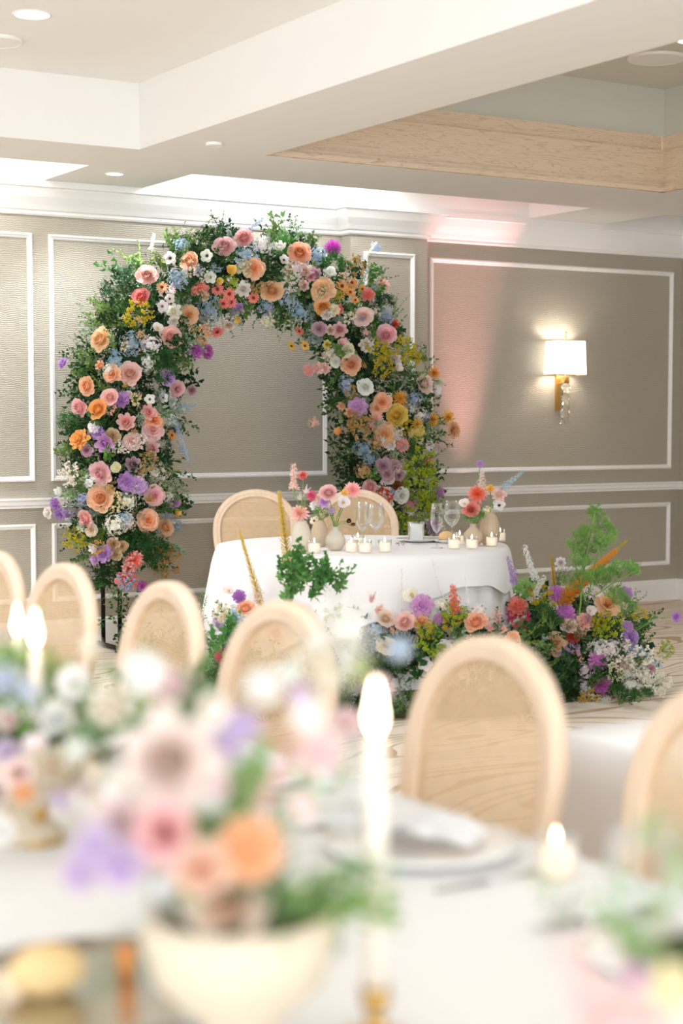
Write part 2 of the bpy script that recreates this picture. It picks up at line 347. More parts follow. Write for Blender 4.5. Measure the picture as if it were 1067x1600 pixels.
for x0, x1, Y in ((1.756, 3.732, YW), (3.838, 5.814, YW), (6.649, 8.91, YW), (6.03, 6.44, PY)):
    frame(x0, x1, 1.018, 2.521, Y); frame(x0, x1, .272, .758, Y)

# ceiling fixtures
def ring(x, y, z, r, label, lit=True, energy=12):
    t = empty('downlight', (x, y, z), 0, label, 'ceiling light')
    b = MB(); b.lathe([(r*.86, 0), (r*.9, -.006), (r, -.006), (r*1.02, 0)], 28, capb=False); build(b, 'trim_ring', 'trim', t, True)
    b = MB(); b.lathe([(.001, -.002), (r*.87, -.002)], 28, capb=False); build(b, 'lens', 'lens', t)
    lamp('downlight_or_fill_lamp', 'SPOT', (x, y, z-.02), energy, (1, .985, .96), spot_size=radians(132), spot_blend=.8, shadow_soft_size=r)
ring(2.75, 7.10, ZC1, .085, 'large lit round recessed downlight in the upper left white coffer', energy=75)
ring(4.03, 9.12, ZS, .055, 'small lit recessed downlight in the soffit between the two bright slots', energy=45)
ring(6.56, 7.03, 3.49, .07, 'lit recessed downlight in the dark tray above the oak coffer, cut by the picture edge', energy=22)
def disc(name, x, y, z, r, label, cat):
    t = empty(name, (x, y, z), 0, label, cat)
    b = MB(); b.lathe([(r, 0), (r, -.01), (r*.93, -.018), (r*.9, -.014)], 28, capb=False); build(b, 'rim', 'trim', t, True)
    b = MB(); b.lathe([(r*.9, -.014), (r*.5, -.017), (.001, -.018)], 28, capb=False); build(b, 'cover', 'plaster', t, True)
disc('smoke_detector', 4.03, 7.85, ZS, .045, 'small flat white round cover on the beam underside', 'detector')
disc('ceiling_speaker', 2.78, 7.66, ZC1, .13, 'round white ceiling speaker beside the large downlight in the left coffer', 'speaker')
disc('ceiling_speaker', 6.70, 7.45, 3.49, .17, 'large round speaker grille in the dark tray above the oak coffer', 'speaker')

# wall sconce
P = at_Y(872, 560, YW); sx = P.x
t = empty('wall_sconce', (sx, YW, 1.36), 0, 'lit wall sconce with square linen shade over twisted crystal stem and brass back', 'wall light')
def sbox(b, x0, x1, y0, y1, z0, z1): b.box(x0, x1, y0, y1, z0, z1)
b = MB()   # open box shade with slightly flared sides
rows = []
for (w, d, z) in ((.142, .07, .36), (.132, .065, .61)):
    rows.append([b.vert((x, -.085+y, z)) for x, y in ((-w, -d), (w, -d), (w, d), (-w, d))])
b.grid(rows, True); sh = build(b, 'lamp_shade', 'shade', t)
b = MB()
for (w, d, z) in ((.143, .071, .36), (.133, .066, .61)):
    c = [(-w, -d), (w, -d), (w, d), (-w, d), (-w, -d)]
    b.tube([(x, -.085+y, z) for x, y in c], .004, 4)
build(b, 'shade_edging', 'brass', t)
b = MB(); b.box(-.028, .028, -.016, 0, .10, .36); build(b, 'back_plate', 'brass', t)
b = MB(); b.tube([(0, -.01, .30), (0, -.085, .30), (0, -.085, .66)], .006, 6); b.box(-.022, .022, -.105, -.065, .30, .345); b.ball((0, -.085, .665), .012); build(b, 'arm', 'brass', t)
b = MB(); zz = [.005, .05, .095, .14, .185, .23, .27, .31]
rows = []
for i, z in enumerate(zz):
    rr = .030 if i % 2 else .043
    rows.append([b.vert((rr*cos(2*pi*k/5+i*.55), -.085+rr*.7*sin(2*pi*k/5+i*.55), z)) for k in range(5)])
for a, c in zip(rows, rows[1:]):
    for k in range(5): b.face(a[k], a[(k+1) % 5], c[k]); b.face(a[(k+1) % 5], c[(k+1) % 5], c[k])
b.face(*rows[0][::-1]); b.face(*rows[-1]); build(b, 'crystal_stem', 'crystal', t)
b = MB(); b.ball((0, -.085, .47), .03, 10, 8); build(b, 'bulb', 'lens', t, True)
lamp('sconce_lamp', 'POINT', (sx, YW-.085, 1.85), 7, (1, .93, .84), shadow_soft_size=.035)

# pink uplighter fixture
t = empty('uplighter', (6.93, 9.38, 0), 0, 'small black floor uplighter washing the wall pink behind the sweetheart table', 'uplight')
b = MB(); b.lathe([(.07, 0), (.07, .015), (.055, .02), (.055, .12)], 16); build(b, 'housing', 'black', t, True)

# ------------------------------------------------------------------ flowers
def petal(b, L, Wd, tilt, az, r0=0, z0=0, curl=0, cup=.35, ripple=0, pointy=False, ns=3, t0=0, t1=1, rn=None):
    a0 = radians(tilt); ca, sa = cos(az), sin(az); r, z = r0, z0; rows = []; dt = rn.uniform(-.16, .12) if rn else 0
    for i in range(ns+1):
        s = i/ns; a = a0+radians(curl)*s
        if i: r += sin(a)*L/ns; z += cos(a)*L/ns
        w = Wd/2*(sin(pi*(.12+.86*s)) if pointy else max(.25, sin(pi*(.14+.72*s))**.6))
        if pointy and i == ns: w = Wd*.04
        row = []
        for v in (-1, 0, 1):
            n = cup*w*v*v+(ripple*Wd*rn.uniform(-1, 1) if ripple and i == ns else 0)
            rr = r-cos(a)*n*1.0; zz = z+sin(a)*n
            if i == ns and v == 0: rr += sin(a)*L*.06; zz += cos(a)*L*.06
            row.append(b.vert((rr*ca-w*v*sa, rr*sa+w*v*ca, zz), max(0, min(1, t0+(t1-t0)*s+dt))))
        rows.append(row)
    b.grid(rows)
def ringp(b, n, L, Wd, tilt, rn, off=0, jit=6, **kw):
    for k in range(n):
        petal(b, L*rn.uniform(.93, 1.07), Wd, tilt+rn.uniform(-jit, jit), 2*pi*(k+off)/n+rn.uniform(-.1, .1), rn=rn, **kw)
def f_garden_rose(rn):
    b = MB()
    ringp(b, 10, .50, .46, 84, rn, curl=-22, t0=.8, t1=1, r0=.02); ringp(b, 10, .46, .40, 66, rn, .5, curl=-40, t0=.65, t1=1)
    ringp(b, 10, .42, .32, 50, rn, .2, curl=-40, t0=.45, t1=.95)
    for i, (n, r0, L, w) in enumerate(((10, .19, .26, .20), (9, .14, .28, .17), (8, .09, .29, .14), (6, .045, .30, .12), (4, .01, .30, .09))):
        if not i: b.ball((0, 0, .10), .19, 8, 5, .35)
        for k in range(n): petal(b, L*rn.uniform(.9, 1.08), w*rn.uniform(.9, 1.2), rn.uniform(2, 22)-i*2, 2*pi*k/n+rn.uniform(-.4, .4), r0=r0, z0=.03, curl=-12, cup=rn.uniform(.1, .9), rn=rn, t0=0, t1=.75-i*.13, ns=2)
    return b, ['petal']
def f_rose(rn):
    b = MB()
    ringp(b, 7, .54, .58, 76, rn, curl=18, t0=.8, t1=1, cup=.3); ringp(b, 7, .50, .50, 54, rn, .5, curl=0, t0=.6, t1=1)
    ringp(b, 6, .46, .40, 32, rn, .2, curl=4, t0=.4, t1=.9, cup=.5); ringp(b, 6, .44, .30, 18, rn, .7, t0=.2, t1=.75, cup=.6, ns=2); ringp(b, 5, .43, .22, 9, rn, .3, t0=.1, t1=.6, cup=.7, ns=2); ringp(b, 4, .42, .14, 2, rn, t0=0, t1=.45, cup=.9, ns=2); b.ball((0, 0, .24), .12, 8, 5, .3, (1, 1, 1.4))
    return b, ['petal']
def f_ranunculus(rn):
    b = MB()
    for i, (n, L, w, ti, cu) in enumerate(((7, .60, .34, 85, -50), (8, .54, .30, 70, -62), (8, .46, .26, 54, -62), (8, .38, .20, 38, -52), (7, .30, .15, 22, -40), (5, .25, .1, 8, -20))):
        ringp(b, n, L, w, ti, rn, i*.37, curl=cu, jit=4, t0=max(0, .9-i*.22), t1=max(.1, 1-i*.18), ns=3)
    return b, ['petal']
def f_dahlia(rn):
    b = MB(); b.ball((0, 0, .04), .12, 8, 4, .1)
    for i, (n, L, ti) in enumerate(((13, .5, 88), (13, .47, 72), (12, .42, 56), (10, .35, 40), (8, .27, 24), (5, .2, 8))):
        ringp(b, n, L, .17-i*.014, ti, rn, i*.5, curl=8, jit=4, pointy=True, cup=.6, t0=max(0, .7-i*.17), t1=max(.1, 1-i*.17), ns=3)
    return b, ['petal']
def f_ball(rn):
    b = MB(); b.ball((0, 0, .02), .3, 8, 5, .4)
    for i, (n, L, ti) in enumerate(((14, .42, 112), (15, .46, 92), (15, .46, 74), (13, .44, 57), (11, .41, 41), (8, .38, 25), (5, .36, 9))):
        ringp(b, n, L, .16-i*.012, ti, rn, i*.5, curl=-4, jit=3, cup=.9, t0=max(0, .6-i*.13), t1=max(.15, 1-i*.14), ns=2)
    return b, ['petal']
def f_anemone(rn, core='core_dark'):
    b = MB(); ringp(b, 5, .5, .46, 76, rn, curl=-14, t0=.7, t1=1); ringp(b, 5, .44, .4, 62, rn, .5, curl=-12, t0=.7, t1=1)
    b.mi = 1; b.ball((0, 0, .09), .08, 7, 4)
    for k in range(12): a = 2*pi*k/12; b.tube([(0, 0, .05), (.13*cos(a), .13*sin(a), .12)], .012, 3)
    return b, ['petal', core]
def f_gerbera(rn):
    b = MB(); ringp(b, 15, .5, .17, 80, rn, curl=6, t0=.2, t1=1, cup=.2, jit=3); ringp(b, 12, .38, .14, 66, rn, .5, curl=6, t0=.2, t1=1, cup=.2)
    b.mi = 1; b.ball((0, 0, .05), .15, 8, 4, sc=(1, 1, .6)); return b, ['petal', 'core_brown']
def f_spider(rn):
    b = MB()
    for i, (n, ti) in enumerate(((16, 86), (15, 66), (12, 46), (9, 26), (5, 8))): ringp(b, n, .52-i*.03, .085, ti, rn, i*.4, curl=10, jit=9, cup=.8, pointy=True, t0=.2, t1=1)
    return b, ['petal']
def f_carnation(rn):
    b = MB(); b.ball((0, 0, .08), .2, 8, 4, .3, (1, 1, 1.2))
    for i, (n, L, ti) in enumerate(((8, .5, 84), (8, .47, 64), (8, .44, 45), (7, .40, 28), (5, .36, 10))): ringp(b, n, L, .34-i*.03, ti, rn, i*.4, jit=8, curl=10, cup=.1, ripple=.25, t0=.1, t1=1)
    return b, ['petal']
def f_poppy(rn):
    b = MB(); ringp(b, 3, .56, .66, 64, rn, curl=-28, t0=.5, t1=1, ripple=.06); ringp(b, 3, .52, .6, 50, rn, .5, curl=-24, t0=.5, t1=1, ripple=.06)
    b.mi = 1; b.ball((0, 0, .1), .1, 7, 4); return b, ['petal', 'core_yellow']
def floret(b, c, nrm, r, rn, n=5):
    q = nrm.to_track_quat('Z', 'Y'); mt = q.to_matrix(); a0 = rn.uniform(0, 6)
    ce = b.vert(c, .1)
    for k in range(n):
        a = a0+2*pi*k/n; pts = []
        for (rr, da, zz) in ((.7, -.42, .15), (1.05, 0, .28), (.7, .42, .15)):
            p = mt @ Vector((cos(a+da)*rr*r, sin(a+da)*rr*r, zz*r))+Vector(c); pts.append(b.vert(p, 1))
        b.face(ce, *pts)
def rdir(rn):
    z = rn.uniform(-1, 1); a = rn.uniform(0, 2*pi); q = sqrt(1-z*z); return Vector((q*cos(a), q*sin(a), z))
def f_hydrangea(rn, n=60, r=.095):
    b = MB(); b.ball((0, 0, 0), .2, 7, 4, .6)
    for k in range(n):
        d = rdir(rn); d.z = abs(d.z)*1.0-.15; p = d.normalized()*rn.uniform(.2, .52); p.z *= .85
        floret(b, p, (d+rdir(rn)*.4).normalized(), r*rn.uniform(.8, 1.3), rn)
    return b, ['petal']
def f_spike(rn, n=44, wid=.12, fl=.085, taper=.6):
    """flower spike, unit length along +Z from 0"""
    b = MB(); bx = rn.uniform(-.1, .1)
    for k in range(n):
        s = k/n; a = k*2.4; w = wid*(1-taper*s)*rn.uniform(.35, 1.25); c = Vector((cos(a)*w+bx*s*s, sin(a)*w, s*.97))
        floret(b, c, Vector((cos(a), sin(a), .35)), fl*(1-taper*.75*s)*rn.uniform(.8, 1.2), rn)
    b.mi = 1; b.tube([(0, 0, -.35), (0, 0, 0), (bx*.25, 0, .5), (bx, 0, 1)], [.012, .012, .01, .004], 4)
    return b, ['petal', 'stem']
def f_foxtail(rn, n=560, wid=.1, thin=1):
    b = MB()
    for k in range(n):
        s = (k/n)**1.15; a = k*2.39996; w = wid*min(1, (s*9+.35))*(1-.82*s)*rn.uniform(.75, 1.15)
        p = Vector((cos(a)*.01, sin(a)*.01, s)); d = Vector((cos(a)*w, sin(a)*w, .03+.02*rn.random()))
        sd = Vector((-sin(a), cos(a), 0))*.017*thin; i = [b.vert(p-sd, .2), b.vert(p+sd, .2), b.vert(p+d+sd*.8, 1), b.vert(p+d+Vector((0, 0, .012)), 1), b.vert(p+d-sd*.8, 1)]
        b.face(*i)
    b.mi = 1; b.tube([(0, 0, -.4), (0, 0, 0), (0, 0, 1.03)], [.014, .014, .004], 4); return b, ['petal', 'stem']
def f_spray(rn, n=30, m=9, dot=.038):
    """airy branching spray of tiny blooms, about unit diameter, growing along +Z"""
    b = MB()
    for k in range(n):
        d = rdir(rn); d.z = abs(d.z)*.9+.15; d.normalize(); L = rn.uniform(.35, .62)
        e = d*L; b.mi = 1; b.tube([(0, 0, -.1), e*.5+Vector((0, 0, .05)), e], .006, 3, cap=False); b.mi = 0
        for j in range(m):
            q = e+rdir(rn)*rn.uniform(.02, .12); b.ball(q, dot*rn.uniform(.6, 1.3), 4, 2, rn.random())
    return b, ['petal', 'stem']
def f_astilbe(rn):
    b = MB()
    for k in range(13):
        d = Vector((rn.uniform(-.5, .5), rn.uniform(-.5, .5), 1)).normalized()
        for j in range(16):
            s = (j+1)/16; p = d*(s*.6)+rdir(rn)*.06*(1-s*.6); b.ball(p, .035*(1.2-s*.7), 4, 2, rn.random())
    return b, ['petal']
FT = dict(gr=('garden_rose', f_garden_rose), ro=('rose', f_rose), ra=('ranunculus', f_ranunculus), da=('dahlia', f_dahlia), ba=('ball_dahlia', f_ball),
          an=('anemone', f_anemone), ag=('anemone', lambda r: f_anemone(r, 'core_green')), ge=('gerbera', f_gerbera), sp=('spider_dahlia', f_spider), ca=('carnation', f_carnation), po=('poppy', f_poppy),
          hy=('hydrangea_cluster', f_hydrangea), de=('delphinium_spike', f_spike), fx=('foxtail_lily', f_foxtail), fy=('foxtail_lily', lambda r: f_foxtail(r, 230, .1, .55)), sy=('blossom_spray', f_spray), as_=('astilbe_plume', f_astilbe))
FT['as'] = FT.pop('as_')
FM = {}
for k, (nm, fn) in FT.items():
    FM[k] = []
    for v in range(2):
        mb, ms = fn(random.Random(v*17+len(nm))); FM[k].append(mb.mesh(nm, ms, k in ('po', 'an', 'ag')))

# leaves
def leaf(b, p, d, L, w, rn, fold=.25):
    d = d.normalized(); s = d.cross(rdir(rn));
    if s.length < .05: s = d.orthogonal()
    s.normalize(); n = s.cross(d); t = rn.random()
    a = b.vert(p, t); m1 = b.vert(p+d*L*.45+s*w/2+n*w*fold, t); m2 = b.vert(p+d*L*.45-s*w/2+n*w*fold, t); c = b.vert(p+d*L*.5, t); e = b.vert(p+d*L-n*w*.2, t)
    b.face(a, c, m1); b.face(a, m2, c); b.face(c, e, m1); b.face(c, m2, e)
def s_branch(rn, n=54, L=.18, w=.085, arms=3, spread=.5):
    """leafy branch, unit length growing along +Z"""
    b = MB()
    for k in range(arms):
        d = Vector((rn.uniform(-spread, spread), rn.uniform(-spread, spread), 1)).normalized(); bend = rdir(rn)*.25
        path = [d*s*rn.uniform(.95, 1.0)+bend*s*s for s in (0, .33, .66, 1)]
        b.mi = 1; b.tube(path, [.010, .008, .006, .003], 3, cap=False); b.mi = 0
        for j in range(n//arms):
            s = .1+.9*j/(n/arms); p = d*s+bend*s*s; ld = (d*.6+rdir(rn)).normalized(); leaf(b, p, ld, L*rn.uniform(.7, 1.2)*(1.15-.5*s), w, rn)
    return b
def s_fern(rn, n=20, m=42):
    b = MB()
    for k in range(n):
        d = rdir(rn); d.z = abs(d.z)*.8+.1; d.normalize(); e = d*rn.uniform(.3, .5)
        b.mi = 1; b.tube([(0, 0, -.2), e], .006, 3, cap=False); b.mi = 0
        for j in range(m):
            p = e+rdir(rn)*rn.uniform(.0, .17); q = rdir(rn); s = q.orthogonal().normalized()*.016; L = rn.uniform(.06, .11); t = rn.random()
            b.face(b.vert(p-s, t), b.vert(p+s, t), b.vert(p+q*L, t))
    return b
def s_trail(rn):
    b = MB(); pts = [Vector((rn.uniform(-.05, .05)*i, rn.uniform(-.05, .05)*i, i/6)) for i in range(7)]
    b.mi = 1; b.tube(pts, .006, 3, cap=False); b.mi = 0
    for i in range(22):
        s = i/22*6; p = pts[int(s)].lerp(pts[min(6, int(s)+1)], s-int(s)); sd = 1 if i % 2 else -1
        leaf(b, p, Vector((sd*.8, rn.uniform(-.5, .5), rn.uniform(-.3, .5))), .11, .07, rn)
    return b
LM = dict(branch=[s_branch(random.Random(i)).mesh('leafy_branch', ['leaf', 'stem']) for i in range(3)],
          broad=[s_branch(random.Random(i+9), 42, .25, .15).mesh('leafy_branch', ['leaf', 'stem']) for i in range(2)],
          fine=[s_branch(random.Random(i+20), 80, .11, .042, 5, .6).mesh('fine_leaf_sprig', ['leaf', 'stem']) for i in range(3)],
          fern=[s_fern(random.Random(i+30)).mesh('fern_plume', ['leaf', 'stem']) for i in range(3)],
          trail=[s_trail(random.Random(i+40)).mesh('trailing_vine', ['leaf', 'stem']) for i in range(2)])
LN = dict(branch='leafy_branch', broad='broad_leaf_branch', fine='fine_leaf_sprig', fern='fern_plume', trail='trailing_vine')
CN = dict(pk=('F8D2CF', 'pink'), hp=('E8809A', 'hot pink'), co=('F2A49A', 'coral'), bl=('F8DED5', 'blush'), pe=('FAD3B2', 'peach'), or_=('F7C07E', 'orange'), ye=('F7D57C', 'yellow'),
          ly=('F3E6A0', 'lemon'), wh=('FAF7F0', 'white'), cr=('F5ECD6', 'cream'), li=('D6B8DA', 'lilac'), pu=('C4A2D0', 'purple'), ma=('D08AC6', 'magenta'), oc=('DDB4DB', 'orchid pink'),
          mv=('CFB0B8', 'mauve'), lb=('C3D0E0', 'pale blue'), gb=('AFBEC8', 'grey blue'), so=('D6C653', 'golden yellow'), lm=('B9C75E', 'lime'), tn=('D5BB96', 'tan'), br=('80593A', 'brown'), rd=('E4705E', 'red coral'), og=('DEC272', 'golden'), gd=('F5BE62', 'golden orange'), dk=('4A1F2B', 'dark red'))
CN['or'] = CN.pop('or_')
def q_to(n, roll): return n.normalized().to_track_quat('Z', 'Y') @ Quaternion((0, 0, 1), roll)
def jitc(c, a=.05):
    c = rgb(c); return tuple(max(0, min(1, x*R.uniform(1-a, 1+a))) for x in c[:3])+(1,)
def flower(kind, colr, P, dia, nrm, parent=None, base=None, up=False, lab=True):
    hexc, cn = CN[colr]; me = R.choice(FM[kind]); nm = FT[kind][0]
    o = link(nm, me, parent, color=jitc(hexc), rot=q_to(nrm, R.uniform(0, 6.28)))
    o.location = P-(base or Vector((0, 0, 0))); o.scale = (dia, dia, dia)
    if lab and parent: o['label'] = cn+' '+nm.replace('_', ' ')
    return o
def greens(kind, hexc, P, L, d, parent, base, ja=.12):
    o = link(LN[kind], R.choice(LM[kind]), parent, color=jitc(hexc, ja), rot=q_to(d, R.uniform(0, 6.28)))
    o.location = P-base; o.scale = (L, L, L); return o
GREEN = ['2F5A2C', '3E6B34', '28502C', '4F7A3C', '6C8F4C', '7E9A68', '8FA688', '9AAE9C']

def place_flowers(text, parent, base, depth, facing, tilt=.35, pale=0):
    for ln in text.strip().splitlines():
        for it in ln.split(';'):
            w = it.split()
            if not w: continue
            k, c, x, y, s = w[0], w[1], float(w[2]), float(w[3]), float(w[4])
            d = depth(x, y)+R.uniform(-.02, .02)
            P = at_d(x, y, d); dia = s/F*d*1.2
            if k in ('de', 'fx', 'fy'):      # spikes carry their end point: x2 y2
                x2, y2 = float(w[5]), float(w[6]); Q = at_d(x2, y2, d-.05); v = Q-P
                o = link(FT[k][0], R.choice(FM[k]), parent, color=jitc(CN[c][0]), rot=q_to(v, 0)); o.location = P-base
                wd = s/F*d; o.scale = (wd*4.8, wd*4.8, v.length) if k == 'de' else (wd*5.5, wd*5.5, v.length); o['label'] = CN[c][1]+' '+FT[k][0].replace('_', ' '); continue
            n = facing(x, y)+rdir(R)*tilt
            o = flower(k, c, P, dia, n, parent, base)
            if pale: o.color = tuple(v+(.93-v)*pale if v < .93 else v for v in o.color[:3])+(1,)  # foreground haze put into the petal colour by mixing toward white

# ---- the arch
ARCH_Y = 9.2
t = empty('flower_arch', (0, 0, 0)); base = at_Y(400, 1020, ARCH_Y); base.z = 0; t.location = base
tag(t, 'tall curved arch smothered in pastel garden flowers and greenery behind the table', 'flower arch')
XL, XR = 4.07, 5.86
def archpts(Y, ins=0):
    pts = [(XL+ins, Y, .06), (XL+ins, Y, 1.45)]; cx = (XL+XR)/2; r = (XR-XL)/2-ins
    for i in range(1, 16): a = pi*(1-i/16); pts.append((cx+r*cos(a), Y, 1.45+r*.98*sin(a)))
    return pts+[(XR-ins, Y, 1.45), (XR-ins, Y, .06)]
b = MB()
for Y in (9.2, 9.45): b.tube([Vector(p)-base for p in archpts(Y)], .014, 8)
for x in (XL, XR): b.tube([Vector((x, 9.05, .02))-base, Vector((x, 9.6, .02))-base], .014, 8); b.tube([Vector((x, 9.2, .02))-base, Vector((x, 9.2, .1))-base], .014, 8); b.tube([Vector((x, 9.45, .02))-base, Vector((x, 9.45, .1))-base], .014, 8)
for z in (.5, 1.0, 1.45):
    for x in (XL, XR): b.tube([Vector((x, 9.2, z))-base, Vector((x, 9.45, z))-base], .008, 6)
build(b, 'arch_frame', 'black', t, True)
CL = [(200, 912, 30), (190, 860, 62), (188, 800, 82), (187, 730, 84), (192, 660, 86), (200, 600, 86), (212, 540, 80), (235, 480, 76), (280, 437, 72), (340, 425, 66), (400, 425, 62), (460, 432, 62), (510, 460, 66), (552, 500, 72), (585, 550, 74), (600, 610, 80), (610, 670, 84), (612, 730, 76), (612, 790, 66), (615, 850, 60), (615, 900, 52)]
def nearest(x, y):
    best = None
    for (x0, y0, h0), (x1, y1, h1) in zip(CL, CL[1:]):
        vx, vy = x1-x0, y1-y0; s = max(0, min(1, ((x-x0)*vx+(y-y0)*vy)/(vx*vx+vy*vy))); cx, cy = x0+vx*s, y0+vy*s; d = math.hypot(x-cx, y-cy)
        if best is None or d < best[0]: best = (d, cx, cy, h0+(h1-h0)*s)
    return best
def archdepth(x, y):
    d, cx, cy, h = nearest(x, y); q = min(1, d/h); bulge = .24*sqrt(max(0, 1-q*q*.9))
    return ((ARCH_Y-.02-bulge)/ray(x, y).y)
def archface(x, y):
    d, cx, cy, h = nearest(x, y); o = RT*(x-cx)/h-UP*(y-cy)/h
    return -FW+o*.75
place_flowers('''
gr pk 230 433 31; gr co 222 466 26; gr pk 265 528 31; ro pe 294 492 26; gr pe 298 410 28; gr pe 161 532 33; gr pk 203 586 33; ro pe 176 584 23; ra pe 159 573 15; gr pe 139 603 27
gr bl 172 622 25; ro li 261 590 22; ro pk 275 607 23; ca li 99 568 17; an wh 266 404 19; an wh 324 400 19; gr pk 351 388 31; ag wh 328 433 18; po ye 342 439 12; an wh 265 467 15
ag wh 253 479 18; ra wh 269 487 23; ra wh 271 503 16; ge pe 253 449 16; ge bl 268 452 14; po wh 246 514 17; sy so 216 489 36; hy lb 279 437 24; hy lb 283 383 22; hy gb 206 538 34
hy gb 181 563 28; hy wh 234 540 30; hy wh 232 566 24; sy pe 306 515 34; ca ma 306 548 21; ca ma 323 550 21; ro mv 299 610 14; ca co 313 454 24; ge co 340 452 17; ge co 350 473 17; ge co 339 518 19
an wh 234 624 16; an wh 254 622 15; an wh 267 628 15; an wh 259 651 15; ca pu 191 625 23; po wh 203 617 14; gr pk 127 636 26; gr or 155 641 30; ra pk 198 662 27; ra pk 229 645 24; ro pe 240 658 25; ro pk 238 673 27
ra pk 235 700 22; ca pu 153 676 20; ra oc 166 691 28; ca or 125 687 29; ro tn 176 681 20; ca wh 147 667 18; ro bl 206 690 23; ra mv 206 727 24; gr pk 160 738 33; po cr 183 731 18; ca pu 198 753 26; ca li 216 759 25; ro pk 241 774 26
gr pe 158 779 37; ro oc 271 784 19; po ye 276 801 12; ca pu 87 787 18; ca pu 93 802 19; ca pu 109 805 17; ro wh 77 801 16; ra wh 95 769 16; gr pk 136 809 26; ro pe 231 813 28; gr pe 256 825 25; hy wh 179 822 34; ra wh 199 808 15
ro cr 143 828 17; sy so 120 842 34; ra wh 148 855 15; ca pu 163 865 25; ca li 150 874 17; ro tn 178 850 18; ro tn 191 853 15; ro tn 182 867 15; da co 210 875 27; da co 201 889 20; ca co 198 906 30; ra ye 247 856 16; ca ma 222 916 15; sy tn 257 876 42; sy tn 247 893 26
hy lb 285 637 18; hy lb 274 668 20; hy gb 276 822 20; hy gb 262 806 16; sy wh 113 741 34; hy wh 243 738 36; hy wh 200 783 28; hy lb 128 780 20; sy tn 229 721 28; ge or 268 680 14; ro mv 136 704 16
gr pk 382 374 28; gr pe 467 398 33; ba ma 520 388 25; po ye 360 423 17; ro pe 396 420 28; gr pe 425 452 31; ra wh 380 451 23; ra wh 438 390 19; an wh 443 407 15; ro pe 505 454 31; ra bl 474 426 22; hy cr 454 424 24; ra mv 492 431 19; ra pk 484 432 16
ra bl 476 447 17; po wh 514 430 20; ge or 534 447 18; ge or 549 442 18; ge or 531 460 14; ge or 547 457 15; ge or 555 469 11; ge or 566 452 13; ge co 358 459 17; ge co 349 474 16; ge co 361 472 16; ge co 396 465 16; ca pu 372 480 15; po ye 372 498 11
ro cr 357 508 15; hy cr 417 504 20; hy wh 410 383 32; hy lb 384 399 34; hy lb 495 400 26; hy gb 327 485 40; hy gb 415 479 24; hy lb 451 468 26; hy gb 468 487 28; hy lm 363 440 22; sy cr 381 420 22; gr or 505 479 24; ra wh 510 493 16; ca cr 522 484 16; ra co 531 484 16
ra pk 531 515 23; ra bl 517 516 16; ra ly 512 538 14; ge ye 456 540 14; ge ye 477 540 14; ca pk 536 537 16; hy cr 513 553 22; gr pe 549 570 29; ba pk 483 578 19; ca bl 497 575 17; ca bl 508 575 16; ro wh 524 565 15; ro cr 541 546 20; ro mv 499 513 19; ge co 468 517 14
da pk 597 446 24; ca co 575 461 19; gr pk 603 525 29; ra rd 614 507 14; ra cr 572 537 19; ro bl 568 496 26; ra wh 615 561 17; po wh 620 574 15; sp or 677 582 21; gr bl 659 600 29; ra cr 685 598 13; po wh 679 608 17; gr wh 571 604 23; sp gd 625 623 23
ca li 559 636 27; ro pe 598 628 24; ro pe 589 638 18; ra pe 536 633 14; ra pe 548 645 15; gr ye 621 650 31; sy tn 554 420 30; hy lb 587 387 18; hy lb 562 408 16; sy so 588 548 34; sy so 597 575 30; sy so 622 543 36; sy so 640 560 26; hy gb 604 495 26
hy lb 542 598 24; hy lb 544 612 16; hy lb 647 625 22; da pk 588 658 27; ro pe 602 679 29; ba pk 628 695 21; ra wh 611 695 17; sp ye 651 664 22; ca ly 650 681 22; ca ly 656 672 16; sp gd 675 655 21; sp ye 699 652 23; ro pe 706 672 22; hy bl 491 660 18; po or 531 675 14
ro mv 599 728 21; ro mv 617 729 18; ro mv 606 741 17; ro mv 623 743 15; po wh 607 752 21; gr pk 580 763 25; ca rd 602 773 23; ag wh 606 784 20; ro wh 627 774 21; ba pk 642 785 19; da br 620 760 18; ra lm 634 756 14; gr co 665 727 21
sy tn 568 669 38; sy tn 560 655 26; sy so 627 667 26; hy gb 568 702 30; hy gb 578 716 22; hy wh 670 702 24; hy wh 657 648 20; sy lm 652 720 44; sy lm 655 755 46; sy lm 652 790 40; sy lm 664 770 30; sy lm 626 822 34; ba oc 683 769 21; ra pk 669 791 18; ra wh 663 805 16; ca oc 676 825 25; hy wh 687 826 20
de lb 378 366 9 412 341; de lb 281 697 8 296 722; de gb 270 640 8 306 632; de bl 678 690 7 722 709; de wh 236 390 7 241 364; de wh 560 418 5 589 377; de lb 272 655 6 293 712
''', t, base, archdepth, archface)
def archpos(x, y, dd): return at_Y(x, y, ARCH_Y+dd)
